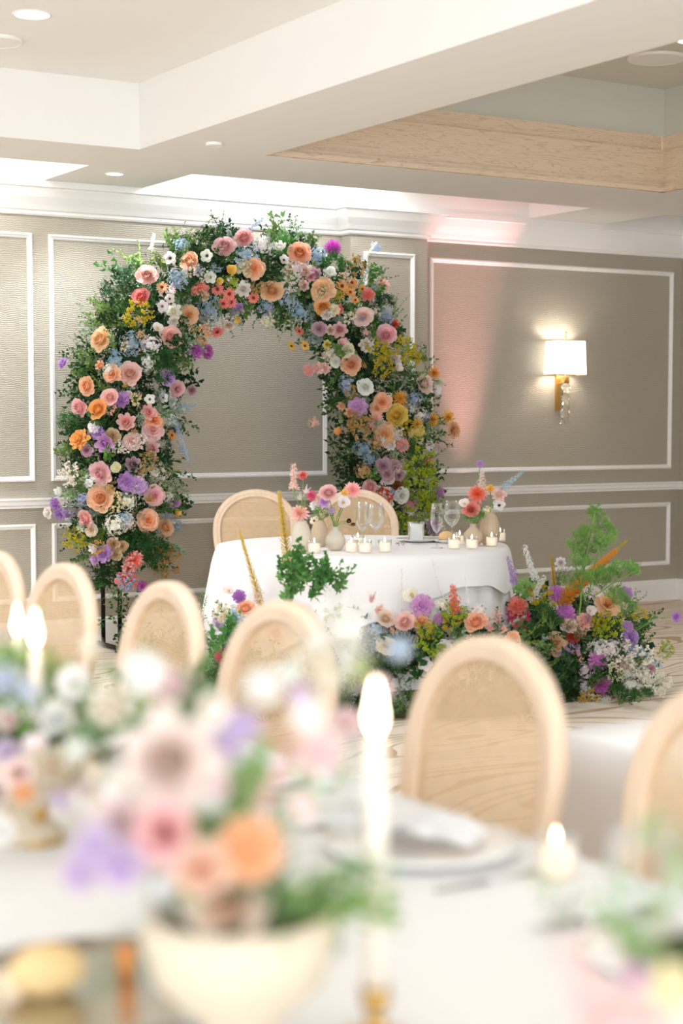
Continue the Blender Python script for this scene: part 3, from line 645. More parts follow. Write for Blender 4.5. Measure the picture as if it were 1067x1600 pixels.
for (kind, hx, x, y, s) in (('fern', '2F5F35', 189, 445, 60), ('fern', '2F5F35', 205, 430, 45), ('fern', '33652F', 293, 456, 48), ('fern', '4E9A35', 455, 372, 48), ('fern', '5AA83C', 440, 382, 40), ('fern', '2C5A30', 417, 423, 44), ('fern', '2C5A30', 410, 408, 36),
                            ('fern', '3C7A38', 118, 655, 52), ('fern', '2E6030', 228, 845, 62), ('fern', '2E6030', 205, 850, 50), ('fern', '2E6030', 240, 870, 44), ('fern', '3C8038', 515, 410, 44), ('fern', '2C5A30', 250, 700, 40), ('fern', '356B35', 232, 556, 44), ('fern', '356B35', 250, 575, 48),
                            ('fern', '2C5A30', 600, 575, 50), ('fern', '264E28', 570, 585, 56), ('fern', '3C8038', 575, 497, 30), ('broad', '4B9038', 575, 430, 40), ('broad', '4B9038', 590, 460, 34), ('fern', '7FA03A', 157, 836, 34), ('broad', '6CA83C', 170, 712, 36),
                            ('fern', '8FA83E', 650, 735, 46), ('fern', '8FA83E', 660, 780, 44), ('fern', '95AE40', 628, 815, 40), ('broad', '5FA03C', 585, 750, 38), ('fern', '7FA045', 645, 700, 40)):
    d, cx, cy, h = nearest(x, y); P = at_d(x, y, archdepth(x, y)+.03); L = s/F*10.3
    greens(kind, hx, P-(-FW+UP*.2)*L*.2, L, -FW+UP*.3+RT*(x-cx)/h*.8, t, base, .06)
tot = []
for (x0, y0, h0), (x1, y1, h1) in zip(CL, CL[1:]): tot.append(math.hypot(x1-x0, y1-y0)*(h0+h1))
def scatter_arch(n, kinds, cols, rmax, Ls, dd):
    for _ in range(n):
        i = R.choices(range(len(tot)), tot)[0]; (x0, y0, h0), (x1, y1, h1) = CL[i], CL[i+1]; s = R.random()
        cx, cy, h = x0+(x1-x0)*s, y0+(y1-y0)*s, h0+(h1-h0)*s
        nx, ny = -(y1-y0), x1-x0; q = math.hypot(nx, ny); nx /= q; ny /= q; o = R.uniform(-1, 1)*rmax; x, y = cx+nx*o*h, cy+ny*o*h
        bul = .20*sqrt(max(0, 1-o*o)); P = archpos(x, y, R.uniform(-bul*dd[0], dd[1]))
        out = (RT*nx-UP*ny)*o*1.6+(-FW)*R.uniform(.1, .9)+rdir(R)*.5
        k = R.choice(kinds); L = R.uniform(*Ls)*(1 if k != 'fern' else .9)
        greens(k, R.choice(cols), P, L, out, t, base)
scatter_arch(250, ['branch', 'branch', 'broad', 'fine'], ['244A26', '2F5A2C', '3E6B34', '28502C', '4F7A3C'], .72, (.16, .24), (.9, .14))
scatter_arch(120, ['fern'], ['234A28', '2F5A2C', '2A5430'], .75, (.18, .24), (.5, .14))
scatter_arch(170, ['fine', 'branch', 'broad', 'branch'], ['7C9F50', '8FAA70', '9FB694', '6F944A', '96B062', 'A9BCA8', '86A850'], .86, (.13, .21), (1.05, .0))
# small filler sprays between the blooms
for _ in range(80):
    i = R.choices(range(len(tot)), tot)[0]; (x0, y0, h0), (x1, y1, h1) = CL[i], CL[i+1]; q = R.random(); h = h0+(h1-h0)*q
    a = R.uniform(0, 6.28); o = R.uniform(0, .95)*h; x, y = x0+(x1-x0)*q+cos(a)*o, y0+(y1-y0)*q+sin(a)*o*.6
    d = archdepth(x, y)-.01; flower(R.choice(['sy', 'sy', 'hy', 'as']), R.choice(['wh', 'wh', 'cr', 'lb', 'bl', 'tn', 'lm', 'wh']), at_d(x, y, d), R.uniform(16, 32)/F*d, archface(x, y)+rdir(R)*.5, t, base)
# dense inner foliage behind the blooms, far too many leaves to count
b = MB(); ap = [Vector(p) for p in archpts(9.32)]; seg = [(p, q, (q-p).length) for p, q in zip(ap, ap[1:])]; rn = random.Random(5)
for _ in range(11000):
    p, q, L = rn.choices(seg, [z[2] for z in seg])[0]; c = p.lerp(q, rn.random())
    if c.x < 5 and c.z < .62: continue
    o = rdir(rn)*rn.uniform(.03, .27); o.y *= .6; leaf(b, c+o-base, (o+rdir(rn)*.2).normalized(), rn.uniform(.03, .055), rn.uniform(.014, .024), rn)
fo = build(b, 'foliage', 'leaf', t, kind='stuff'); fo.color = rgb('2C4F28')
for x, y in ((217, 915), (200, 905), (252, 912), (180, 905)):
    P = archpos(x, y, -.08); greens('trail', '2F5A2C', P, .30, Vector((R.uniform(-.1, .1), 0, -1)), t, base)
greens('trail', '35602E', archpos(192, 930, -.03), .34, Vector((.02, 0, -1)), t, base)

# ---- floor meadows round the table
def meadow(label, cx, cy, rx, ry, h, text, fill, ang=0):
    base = Vector((cx, cy, 0)); t = empty('floor_flower_meadow', base); tag(t, label, 'flower arrangement')
    b = MB(); b.lathe([(1, 0), (.95, .06), (.7, .11), (.001, .12)], 20); 
    for i, v in enumerate(b.v): b.v[i] = (v[0]*rx*.8*cos(ang)-v[1]*ry*.7*sin(ang), v[0]*rx*.8*sin(ang)+v[1]*ry*.7*cos(ang), v[2])
    build(b, 'moss_mound', 'soil', t, True)
    dc = (base-CAM).dot(FW)
    def depth(x, y): return dc-ry*.9+(1000-y)*.0004
    place_flowers(text, t, base, depth, lambda x, y: -FW+UP*.45, .4)
    for (n, kinds, cols, Ls, hh) in fill:
        for _ in range(n):
            a = R.uniform(0, 2*pi); q = sqrt(R.random()); px, py = q*rx*cos(a), q*ry*sin(a)
            px, py = px*cos(ang)-py*sin(ang), px*sin(ang)+py*cos(ang)
            z = R.uniform(.04, hh)*h*(1-.45*q*q); P = base+Vector((px, py, z))
            greens(R.choice(kinds), R.choice(cols), P, R.uniform(*Ls), Vector((px*1.6, py*1.6, .5))+rdir(R)*.35, t, base)
    return t, base
FILLD = (70, ['branch', 'fern', 'broad'], ['234A22', '2F5A2C', '3E6B34'], (.16, .24), .75)
FILLL = (60, ['fine', 'branch', 'fine'], ['6C8F4C', '7E9A68', '8FA688', '5F8440', '8FA63E'], (.13, .2), .95)
c = at_z(925, 1085, 0)
tR, bR = meadow('large meadow with a leaning orange foxtail and hot pink dahlia right of the table', c.x-.02, c.y+.22, .44, .36, .60, '''
de pu 800 912 19 790 868; de wh 836 905 11 818 850; de wh 828 940 11 852 898; fy og 866 915 9 861 868; ra wh 876 879 16; ba oc 869 929 27; ba oc 882 959 31; po wh 861 949 17; fx gd 871 945 24 960 862; fy so 940 882 9 979 845
po wh 931 926 17; po wh 921 955 18; ro pe 948 946 32; ca pu 976 928 21; ba li 980 979 18; ca pu 985 996 24; ba hp 811 965 35; ca co 808 948 28; ca hp 814 976 28; ca pk 912 973 26; hy pk 904 982 24; ro cr 888 979 22; ra rd 893 998 23
ro pe 866 1007 31; hy wh 935 1016 38; hy wh 955 1012 26; ba oc 934 1034 30; ca ma 941 1070 25; hy li 888 1017 32; ca bl 902 1026 18; sy lm 952 979 42; sy so 940 972 30; sy so 998 963 22; sy lm 1036 1017 24
de lb 985 1008 13 1036 1044; de lb 975 1012 12 1020 1030; ca mv 1017 1045 13; hy wh 982 1052 30; hy wh 1011 1060 26; po wh 979 1079 29; de wh 990 1072 12 1042 1082; po wh 1002 1050 20; hy wh 914 1048 24; hy wh 912 1073 26; hy wh 904 1105 28; sy wh 898 1118 32; hy wh 950 1092 18; ra wh 944 1098 14
sy so 845 935 36; sy so 852 950 28; sy ye 920 1092 26; sy wh 966 1024 44; sy wh 1000 1032 38; sy wh 1020 1072 40; hy bl 972 1040 22; sy cr 958 1046 36; sy wh 925 1122 28; ca mv 918 968 14; sy cr 925 1105 30
''', ((95,)+FILLD[1:], (75,)+FILLL[1:]))
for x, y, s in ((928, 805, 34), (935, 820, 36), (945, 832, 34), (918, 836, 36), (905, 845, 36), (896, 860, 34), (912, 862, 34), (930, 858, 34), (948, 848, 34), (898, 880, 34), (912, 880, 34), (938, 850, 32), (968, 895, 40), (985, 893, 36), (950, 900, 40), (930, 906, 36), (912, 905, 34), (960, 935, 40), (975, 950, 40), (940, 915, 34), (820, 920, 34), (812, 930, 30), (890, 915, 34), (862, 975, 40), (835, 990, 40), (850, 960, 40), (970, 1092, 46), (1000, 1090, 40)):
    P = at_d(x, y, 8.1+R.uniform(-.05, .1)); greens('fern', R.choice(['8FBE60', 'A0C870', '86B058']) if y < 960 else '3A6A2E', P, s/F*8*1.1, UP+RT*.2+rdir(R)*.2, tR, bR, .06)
for a_, b_ in (((905, 960), (930, 800)), ((915, 940), (895, 850)), ((920, 930), (948, 830)), ((930, 930), (1000, 888))): b = MB(); b.tube([at_d(*a_, 8.1)-bR, at_d((a_[0]+b_[0])/2-4, (a_[1]+b_[1])/2, 8.1)-bR, at_d(*b_, 8.1)-bR], .004, 4); build(b, 'bare_stem', 'stem', tR)
b = MB(); b.tube([at_d(995, 985, 7.9)-bR, at_d(1015, 972, 7.8)-bR, at_d(1040, 961, 7.8)-bR, at_d(1056, 963, 7.8)-bR], .0025, 4)
build(b, 'bare_stem', 'stem', tR)
flower('ca', 'pu', at_d(1056, 964, 7.8), .05, -FW+RT*.6, tR, bR)
for x, y, dx, dy in ((1009, 984, 1, .4), (1000, 1005, 1.2, .5), (1010, 1030, 1.3, .1), (1005, 1045, 1.3, -.1), (1000, 960, .5, .8), (880, 1120, -.1, -.5)):
    greens('trail', '4F7A3C', at_d(x-20, y, 7.9), .13, RT*dx+UP*dy, tR, bR)
c = at_z(690, 1118, 0)
tM, bM = meadow('low meadow of peach roses and lime flowers in front of the table', c.x+.0, c.y+.12, .62, .26, .55, '''
po wh 644 930 26; ca oc 659 946 31; ba li 686 968 19; gr bl 634 974 30; ro pe 658 974 24; ro pe 666 986 25; gr pe 745 975 33; as bl 778 975 38; as pk 765 985 30; de rd 711 955 16 709 912; sy lm 707 960 32; sy so 704 975 26; sy lm 671 1003 40; sy so 665 985 28
gr wh 696 1017 28; ag wh 665 1038 21; ra wh 706 1006 13; ra wh 712 1012 11; as bl 588 955 30; as pk 580 940 26; gr cr 602 968 26; hy lb 588 984 26; hy lb 582 1017 26; hy gb 600 1000 24; hy wh 750 955 22; hy wh 738 960 18; de wh 690 930 4 674 872; de wh 732 945 4 727 902
de wh 628 950 4 628 885; as bl 790 985 26; ro cr 603 1010 26; sy lm 700 1035 36; ro bl 725 1012 20; ro pe 800 1000 22; as bl 615 990 24; hy wh 690 945 18; hy wh 720 1050 24; sy cr 740 1010 30
''', ((80,)+FILLD[1:], (80,)+FILLL[1:]), radians(-31))
c = at_z(385, 1115, 0)
tL, bL = meadow('meadow with thin golden foxtails and a green bush left of the table front', c.x+.12, c.y+.15, .52, .28, .5, '''
fy og 414 966 14 375 832; fy og 452 890 20 436 770; ba pu 374 932 20; po wh 358 925 18; gr pe 385 953 26; ro pe 394 958 20; hy lb 365 962 28; hy lb 375 975 26; ba hp 349 1026 26; as pk 345 1050 24; hy li 340 975 20; hy wh 400 930 22; hy wh 508 924 26; hy wh 412 975 24
as bl 553 937 30; as bl 565 950 24; hy wh 545 960 24; gr bl 430 990 26; ra wh 470 965 18; hy gb 350 1000 22; sy cr 400 990 30; de wh 405 950 4 404 905; sy cr 350 960 28; sy lm 520 960 34
''', ((60,)+FILLD[1:], (60,)+FILLL[1:]), radians(-31))
for x, y, s in ((448, 885, 36), (462, 893, 34), (452, 905, 38), (480, 905, 36), (492, 900, 34), (470, 920, 38), (455, 925, 38), (498, 918, 34), (512, 895, 30), (505, 908, 30), (485, 930, 36), (525, 920, 34), (532, 910, 26), (440, 895, 26), (520, 905, 26), (445, 940, 36), (345, 1000, 34), (355, 990, 30), (338, 1010, 30)):
    P = at_d(x, y+10, 7.35); greens('broad', R.choice(['5C9A4A', '4E8A40', '74AA58']), P, s/F*7.5*1.5, UP+rdir(R)*.5, tL, bL, .08)

# ------------------------------------------------------------------ sweetheart table
TC = Vector((4.58, 7.28, 0)); TR = .74
tb = empty('round_table', TC, 0, 'round sweetheart table hidden under the white cloths below the arch', 'table')
b = MB(); b.lathe([(TR-.01, .715), (TR, .72), (TR, .742), (TR-.01, .745)], 48, capt=True); build(b, 'tabletop', 'wood_chair', tb)
for k in range(4):
    b = MB(); a = pi/4+k*pi/2; b.tube([(.5*cos(a), .5*sin(a), .716), (.55*cos(a), .55*sin(a), 0)], .018, 8); build(b, 'leg', 'black', tb)
def interp(tab, x):
    for (x0, y0), (x1, y1) in zip(tab, tab[1:]):
        if x0 <= x <= x1: s = (x-x0)/(x1-x0); s = s*s*(3-2*s); return y0+(y1-y0)*s
    return tab[-1][1] if x > tab[-1][0] else tab[0][1]
A0 = atan2(-FW.y, -FW.x)   # toward the camera
def cloth(name, drop, r, amp, nf, mt, label, flare, ztop=.7475, seed=0):
    rn = random.Random(seed); b = MB(); N = 240; rows = []; ph = [rn.uniform(0, 6) for _ in range(4)]
    for q in (.001, .5, .9): rows.append([b.vert((TC.x*0+r*q*cos(2*pi*k/N), r*q*sin(2*pi*k/N), ztop)) for k in range(N)])
    for j in range(0, 13):
        row = []
        for k in range(N):
            th = 2*pi*k/N; phi = math.degrees((th-A0+pi) % (2*pi)-pi); D = drop(phi)
            s = j/12; fold = amp*s**.8*(sin(nf*th+ph[0])+.5*sin(nf*1.7*th+ph[1])+.4*sin(nf*.6*th+ph[2]))*min(1, D/.4)
            rr = r+.012*min(1, s*8)+flare*s*D+fold; z = ztop-D*s-(.0 if s else 0)
            row.append(b.vert((rr*cos(th), rr*sin(th), z)))
        rows.append(row)
    b.grid(rows, True); o = build(b, name, mt, None, True); o.location = (TC.x, TC.y, 0); tag(o, label, 'tablecloth'); return o
cloth('tablecloth', lambda p: .735, TR+.0, .018, 22, 'cloth_under', 'floor-length pale under-cloth on the round sweetheart table', .04, .747, 1)
DT = [(-180, .5), (-80, .55), (-40, .50), (-15, .38), (9, .29), (14, .27), (25, .20), (38, .155), (50, .16), (64, .215), (72, .2), (95, .13), (140, .3), (180, .5)]
cloth('table_topper', lambda p: interp(DT, p), TR+.008, .020, 11, 'cloth', 'short white overlay cloth with pointed corners over the sweetheart table', .16, .751, 5)

# ------------------------------------------------------------------ chairs
def outline(u):
    """closed back outline, u in 0..1 starting bottom-left going over the top; returns (x, z) relative"""
    # sides from z .50 to .74 then elliptical arch to .98
    if u < .25: s = u/.25; return (-(.175+.06*sin(s*pi/2)), .47+.265*s)
    if u < .75: a = pi*(1-(u-.25)/.5); return (.235*cos(a), .735+.222*sin(a)**.9 if sin(a) > 0 else .735)
    s = (1-u)/.25; return (.175+.06*sin(s*pi/2), .47+.265*s)
def make_chair():
    t = empty('cane_back_chair', (0, 0, 0))      # faces -Y, back at y=0; recline slightly toward +y
    def lean(x, z, y=0): return (x, y+max(0, z-.46)*.16, z)
    b = MB(); N = 48
    prof = [(-.022, -.014), (-.016, -.020), (.004, -.020), (.008, -.015), (.014, -.019), (.022, -.016), (.026, -.008), (.026, .014), (-.022, .016)]
    rows = []
    for i in range(N+1):
        x, z = outline(i/N); x1, z1 = outline(min(1, i/N+.004)); x0, z0 = outline(max(0, i/N-.004)); tx, tz = x1-x0, z1-z0; q = math.hypot(tx, tz) or 1; nx, nz = tz/q, -tx/q   # inward normal
        rows.append([b.vert(lean(x+nx*o, z+nz*o, d)) for o, d in prof])
    b.grid(rows, True); b.face(*rows[0]); b.face(*rows[-1][::-1])
    b.box(-.19, .19, -.018, .014, .478, .52)
    build(b, 'back_frame', 'wood_chair', t, True)
    # woven cane: real strips with gaps
    b = MB()
    def halfw(z):
        if z < .74: return .175+.06*sin((z-.47)/.27*pi/2)-.018
        s = min(1, (z-.74)/.215); return .235*sqrt(max(0, 1-s**2.1))-.02
    p, w = .0085, .0022
    z = .51
    while z < .945:
        h = halfw(z)
        if h > .01: i = [b.vert(lean(-h, z-w)), b.vert(lean(h, z-w)), b.vert(lean(h, z+w)), b.vert(lean(-h, z+w))]; b.face(*i)
        z += p
    x = -.22
    while x <= .22:
        zs = [zz*.001 for zz in range(505, 950, 6) if halfw(zz*.001) > abs(x)]
        if len(zs) > 1: i = [b.vert(lean(x-w, zs[0], .0015)), b.vert(lean(x+w, zs[0], .0015)), b.vert(lean(x+w, zs[-1], .0015)), b.vert(lean(x-w, zs[-1], .0015))]; b.face(*i)
        x += p
    build(b, 'cane_panel', 'cane', t)
    # seat
    def seatring(sc, z, d=0):
        return [b.vert((.235*sc*(1 if abs(cos(a)) > 2 else 1)*(abs(cos(a))**.6)*(1 if cos(a) > 0 else -1)*(1.0 if sin(a) < 0 else .88), -.22+.225*sc*(abs(sin(a))**.6)*(1 if sin(a) > 0 else -1), z)) for a in [2*pi*k/28+.001 for k in range(28)]]
    b = MB(); rows = [seatring(.96, .455), seatring(1.0, .47), seatring(.98, .50), seatring(.85, .518), seatring(.5, .525)]; b.grid(rows, True); b.face(*rows[-1]); build(b, 'seat', 'seat', t, True)
    b = MB(); rows = [seatring(.98, .40), seatring(1.02, .405), seatring(1.02, .45), seatring(.98, .458)]; b.grid(rows, True); b.face(*rows[-1]); b.face(*rows[0][::-1]); build(b, 'seat_frame', 'wood_chair', t, True)
    for sx in (-1, 1):
        b = MB(); b.tube([(sx*.19, -.42, .43), (sx*.195, -.42, .36), (sx*.19, -.425, .15), (sx*.188, -.43, 0)], [.026, .024, .018, .013], 10); build(b, 'leg', 'wood_chair', t, True)
        b = MB(); b.tube([(sx*.172, .0, .50), (sx*.17, .0, .40), (sx*.168, .02, .2), (sx*.165, .06, 0)], [.02, .022, .018, .014], 8); build(b, 'leg', 'wood_chair', t, True)
    return t
chair0 = make_chair(); used = []
def chair(x, y, rz, label, group):
    if not used: used.append(1); o = chair0; o.location = (x, y, 0); o.rotation_euler = (0, 0, rz)
    else: o = dup(chair0, (x, y, 0), rz)
    tag(o, label, 'chair', group); return o
GC = 'guest chairs along the long table'
chair(1.76, 5.12, pi*1.5+.06, 'blurred cane-back chair farthest along the guest table, cut by the left edge', GC)
for x, y, rz, lb in ((1.775, 4.57, .0, 'blurred cane-back guest chair directly before the arch foot, second from the left edge'), (1.795, 3.92, -.05, 'blurred cane-back guest chair left of the sweetheart table corner'),
                     (1.82, 3.35, .0, 'blurred cane-back guest chair in front of the dark green bush'), (1.855, 2.59, -.04, 'large blurred cane-back chair whose arched back stands before the right floor meadow'),
                     (1.90, 1.95, .0, 'nearest cane-back chair, half cut by the right edge of the picture')):
    chair(x, y, pi*1.5+rz, lb, GC)
for px, lb, rz in ((399, 'sharp cane-back chair behind the sweetheart table, left of the vases', .05), (556, 'cane-back chair behind the wine glasses at the sweetheart table', -.05)):
    P = at_d(px, 700, 9.95); chair(P.x, P.y, -YAW+rz, lb, 'pair of chairs at the sweetheart table')

# ------------------------------------------------------------------ table ware
ZT = .752
def on_table(px, py): return at_z(px, py, ZT)
def vase(px, py, prof, label, mt='amber', flute=.03, fn=16, sc=1):
    P = on_table(px, py); b = MB(); p2 = [(r*sc, z*sc) for r, z in prof]; b.lathe(p2+[(r-.003, z) for r, z in reversed(p2)][:-1], 48, flute=flute, fn=fn)
    o = build(b, 'vase', mt, None, True); o.location = P; tag(o, label, 'vase', 'bud vases on the sweetheart table'); return P
TALL = [(.030, 0), (.042, .012), (.049, .045), (.050, .075), (.046, .105), (.036, .135), (.027, .15), (.026, .158)]
ROUND = [(.022, 0), (.038, .01), (.050, .035), (.052, .05), (.046, .072), (.030, .09), (.017, .103), (.016, .115), (.019, .12)]
M['vase_cream'] = glass('cream_ribbed_glass', (.96, .9, .82, 1), .35, .3)
def tint_vase(name, c):
    m, nt, b = newmat(name); L = nt.links; n = nd(nt, 'ShaderNodeTexNoise'); n.inputs['Scale'].default_value = 9
    mx = nd(nt, 'ShaderNodeMix', data_type='RGBA'); cc = rgb(c); mx.inputs['A'].default_value = cc; mx.inputs['B'].default_value = tuple(x*.92 for x in cc[:3])+(1,)
    L.new(n.outputs['Fac'], mx.inputs['Factor']); L.new(mx.outputs['Result'], b.inputs['Base Color']); b.inputs['Roughness'].default_value = .35
    tr = nd(nt, 'ShaderNodeBsdfTranslucent'); L.new(mx.outputs['Result'], tr.inputs[0]); t2 = nd(nt, 'ShaderNodeBsdfTransparent'); L.new(mx.outputs['Result'], t2.inputs[0])
    a = nd(nt, 'ShaderNodeMixShader'); a.inputs[0].default_value = .4; L.new(b.outputs[0], a.inputs[1]); L.new(tr.outputs[0], a.inputs[2])
    a2 = nd(nt, 'ShaderNodeMixShader'); a2.inputs[0].default_value = .25; L.new(a.outputs[0], a2.inputs[1]); L.new(t2.outputs[0], a2.inputs[2])
    L.new(a2.outputs[0], nt.nodes['Material Output'].inputs[0]); return m
M['vase_cream'] = tint_vase('cream_glass', 'F8F2E6'); M['vase_tan'] = tint_vase('tan_glass', 'F1E1C8')
v1 = vase(471, 862, TALL, 'tall cream ribbed vase at the left end of the sweetheart table', 'vase_cream', sc=.96)
v2 = vase(499, 854, TALL, 'tall tan ribbed vase standing behind the round cream vase', 'vase_tan', sc=.86)
v3 = vase(524, 860, ROUND, 'squat round cream vase right of the tall cream one', 'vase_cream', flute=.015, sc=.98)
v4 = vase(739, 853, ROUND, 'round tan ribbed vase at the right end of the sweetheart table', 'vase_tan', sc=.95)
v5 = vase(765, 851, TALL, 'tall tan ribbed vase at the right end of the sweetheart table', 'vase_tan', sc=1.05)
def stemflower(kind, c, px, py, size, V, top, label, cat='flower', nrm=None, end=None):
    d = (V-CAM).dot(FW)-.01; P = at_d(px, py, d); base = V+Vector((0, 0, .03)); t = empty(FT[kind][0]+'_stem' if kind not in ('de',) else 'delphinium_stem', base); tag(t, label, cat)
    if end:
        Q = at_d(*end, d); v = Q-P; wd = size/F*d; o = link('bloom', R.choice(FM[kind]), t, color=jitc(CN[c][0]), rot=q_to(v, 0)); o.location = P-base; o.scale = (wd*5.4, wd*5.4, v.length); tipn = v.normalized()
    else:
        tipn = (nrm or (-FW+UP*.35+rdir(R)*.25)).normalized(); o = link('bloom', R.choice(FM[kind]), t, color=jitc(CN[c][0]), rot=q_to(tipn, R.uniform(0, 6))); dia = size/F*d*1.08; o.location = P-base; o.scale = (dia,)*3
    b = MB(); neck = Vector((R.uniform(-.008, .008), R.uniform(-.008, .008), top-.02)); e = P-base-tipn*.004
    b.tube([(0, 0, 0), neck, neck.lerp(e, .5)+Vector((0, 0, .01)), e], .0022, 5); build(b, 'stem', 'stem', t)
T1, T2, T3, T4, T5 = .15, .135, .115, .11, .165
for a in (('da', 'pk', 468, 803, 31, v1, T1, 'pink dahlia with coral heart in the tall cream vase'), ('ra', 'co', 474, 746, 17, v1, T1, 'coral ranunculus seen from the side, highest on the left of the table'),
          ('as', 'wh', 478, 768, 26, v1, T1, 'white stock blossoms behind the pink dahlia'), ('as', 'wh', 468, 780, 22, v2, T2, 'second white stock sprig above the tall cream vase'), ('ca', 'hp', 487, 775, 16, v2, T2, 'hot pink carnation among the white stock'),
          ('gr', 'pk', 513, 772, 28, v3, T3, 'large pink garden rose above the round cream vase'), ('ca', 'li', 506, 785, 16, v3, T3, 'lilac sweet pea beneath the large pink rose'), ('hy', 'li', 517, 797, 15, v3, T3, 'pale lilac blossom cluster above the round cream vase'),
          ('po', 'wh', 536, 786, 24, v3, T3, 'white poppy leaning right in the left vase group'), ('po', 'ye', 538, 772, 15, v3, T3, 'small yellow poppy above the white poppy'), ('da', 'pk', 551, 766, 27, v3, T3, 'pink dahlia on a long stem before the right chair back'),
          ('po', 'dk', 545, 815, 9, v3, T3, 'tiny dark pansy on a thin stem by the wine glasses'), ('po', 'br', 552, 821, 8, v3, T3, 'tiny brown pansy below the dark one'), ('ge', 'cr', 491, 814, 14, v2, T2, 'small cream daisy between the two tall vases'),
          ('ca', 'bl', 497, 780, 18, v2, T2, 'blush carnation left of the large pink rose'), ('ca', 'wh', 492, 790, 16, v2, T2, 'small white ruffled bloom beneath the hot pink carnation'),
          ('da', 'co', 746, 772, 31, v4, T4, 'coral dahlia above the round tan vase'), ('gr', 'co', 736, 797, 25, v4, T4, 'peach coral rose lowest over the round tan vase'), ('po', 'wh', 726, 788, 18, v4, T4, 'white bloom at the left side of the right vases'),
          ('po', 'ye', 766, 764, 14, v5, T5, 'yellow ranunculus above the tall tan vase'), ('ca', 'bl', 780, 773, 22, v5, T5, 'blush ruffled bloom right of the yellow one'), ('an', 'wh', 780, 790, 20, v5, T5, 'white anemone leaning right from the tall tan vase'),
          ('ba', 'li', 750, 725, 13, v4, T4, 'lilac scabiosa standing highest over the right vases'), ('hy', 'cr', 762, 797, 14, v4, T4, 'cream blossom cluster between the two tan vases')): stemflower(*a)
stemflower('de', 'bl', 459, 764, 11, v1, T1, 'blush stock spike rising at the far left of the vases', end=(459, 722))
stemflower('de', 'bl', 752, 768, 11, v4, T4, 'short blush stock spike below the lilac scabiosa', end=(752, 735))
stemflower('de', 'lb', 784, 764, 8, v5, T5, 'pale blue delphinium leaning right over the wall rail', end=(819, 735))
for V, px, py, lb in ((v2, 502, 806, 'tuft of fine green foliage above the tan vase'), (v4, 745, 812, 'green foliage tuft in the round tan vase')):
    d = (V-CAM).dot(FW); base = V+Vector((0, 0, .05)); t = empty('greenery', base); tag(t, lb, 'foliage'); P = at_d(px, py, d)
    greens('fern', '7DA84E', P, .12, UP, t, base); b = MB(); b.tube([(0, 0, 0), (0, 0, .07), P-base], .002, 4); build(b, 'stem', 'stem', t)
# votives
def make_votive():
    t = empty('votive_candle', (0, 0, 0))
    b = MB(); b.lathe([(.027, 0), (.031, .004), (.034, .062), (.032, .062), (.029, .008), (.001, .006)], 24); build(b, 'glass_cup', 'glass', t, True)
    b = MB(); b.lathe([(.0275, .007), (.0305, .045), (.012, .043), (.001, .043)], 20); build(b, 'wax', 'wax_lit', t, True)
    b = MB(); b.tube([(0, 0, .043), (0, 0, .052)], .0012, 5); build(b, 'wick', 'wick', t)
    b = MB(); b.lathe([(.001, .05), (.0035, .055), (.004, .06), (.002, .067), (.0004, .073)], 10); build(b, 'flame', 'flame', t, True)
    return t
M['wax_lit'] = mat('glowing_wax', 'FFEBD2', .5, var=.02, emit=.35)
vt = make_votive(); fl = []
for i, (px, py, lb) in enumerate(((491, 864, 'votive candle between the tall cream vase and the round vase'), (549, 863, 'votive candle just right of the round cream vase'), (559, 855, 'votive half hidden behind its neighbour right of the round vase'), (570, 864, 'votive candle below the left wine glasses'),
                                  (601, 863, 'votive candle alone right of the wine glasses'), (709, 858, 'votive candle below the right wine glasses'), (718, 851, 'votive partly hidden, left of the round tan vase'), (737, 858, 'votive before the round tan vase'), (768, 854, 'votive candle before the tall tan vase'), (781, 846, 'votive at the right rim of the table behind the tall vase'))):
    P = on_table(px, py); o = vt if i == 0 else dup(vt, P); o.location = P; tag(o, lb, 'candle', 'votive candles on the sweetheart table')
# wine glasses
def make_glass(name, bowl, h, foot=.034):
    t = empty(name, (0, 0, 0)); b = MB(); st = h-bowl[-1][1]
    b.lathe([(foot, 0), (foot, .002), (.012, .006), (.004, .012), (.0035, st), (.006, st+.004)], 24); build(b, 'stem', 'glass', t, True)
    b = MB(); b.lathe([(r, z+st) for r, z in bowl]+[(r-.0012, z+st) for r, z in reversed(bowl)], 28, capb=False); build(b, 'bowl', 'glass', t, True)
    lv = [(r*.96, z+st+.001) for r, z in bowl if z < bowl[-1][1]*.3]; b = MB(); b.lathe(lv+[(.001, lv[-1][1])], 24); build(b, 'water', 'water', t, True)
    return t
g1 = make_glass('champagne_glass', [(.004, 0), (.016, .012), (.028, .035), (.033, .06), (.032, .095), (.026, .15)], .225)
g2 = make_glass('wine_glass', [(.004, 0), (.020, .012), (.038, .035), (.046, .062), (.044, .095), (.036, .135)], .225)
for i, (g, px, py, lb, ct) in enumerate(((g1, 566, 853, 'slender stemmed glass in front of the right cane chair', 0), (g2, 587, 856, 'wide stemmed wine glass in front of the right cane chair', 0), (g1, 682, 856, 'slender stemmed glass left of the right pair', 1), (g2, 706, 850, 'wide wine glass nearest the right vases', 1))):
    P = on_table(px, py); o = dup(g, P) if ct else g; o.location = P; tag(o, lb, 'glass', 'stemware on the sweetheart table')
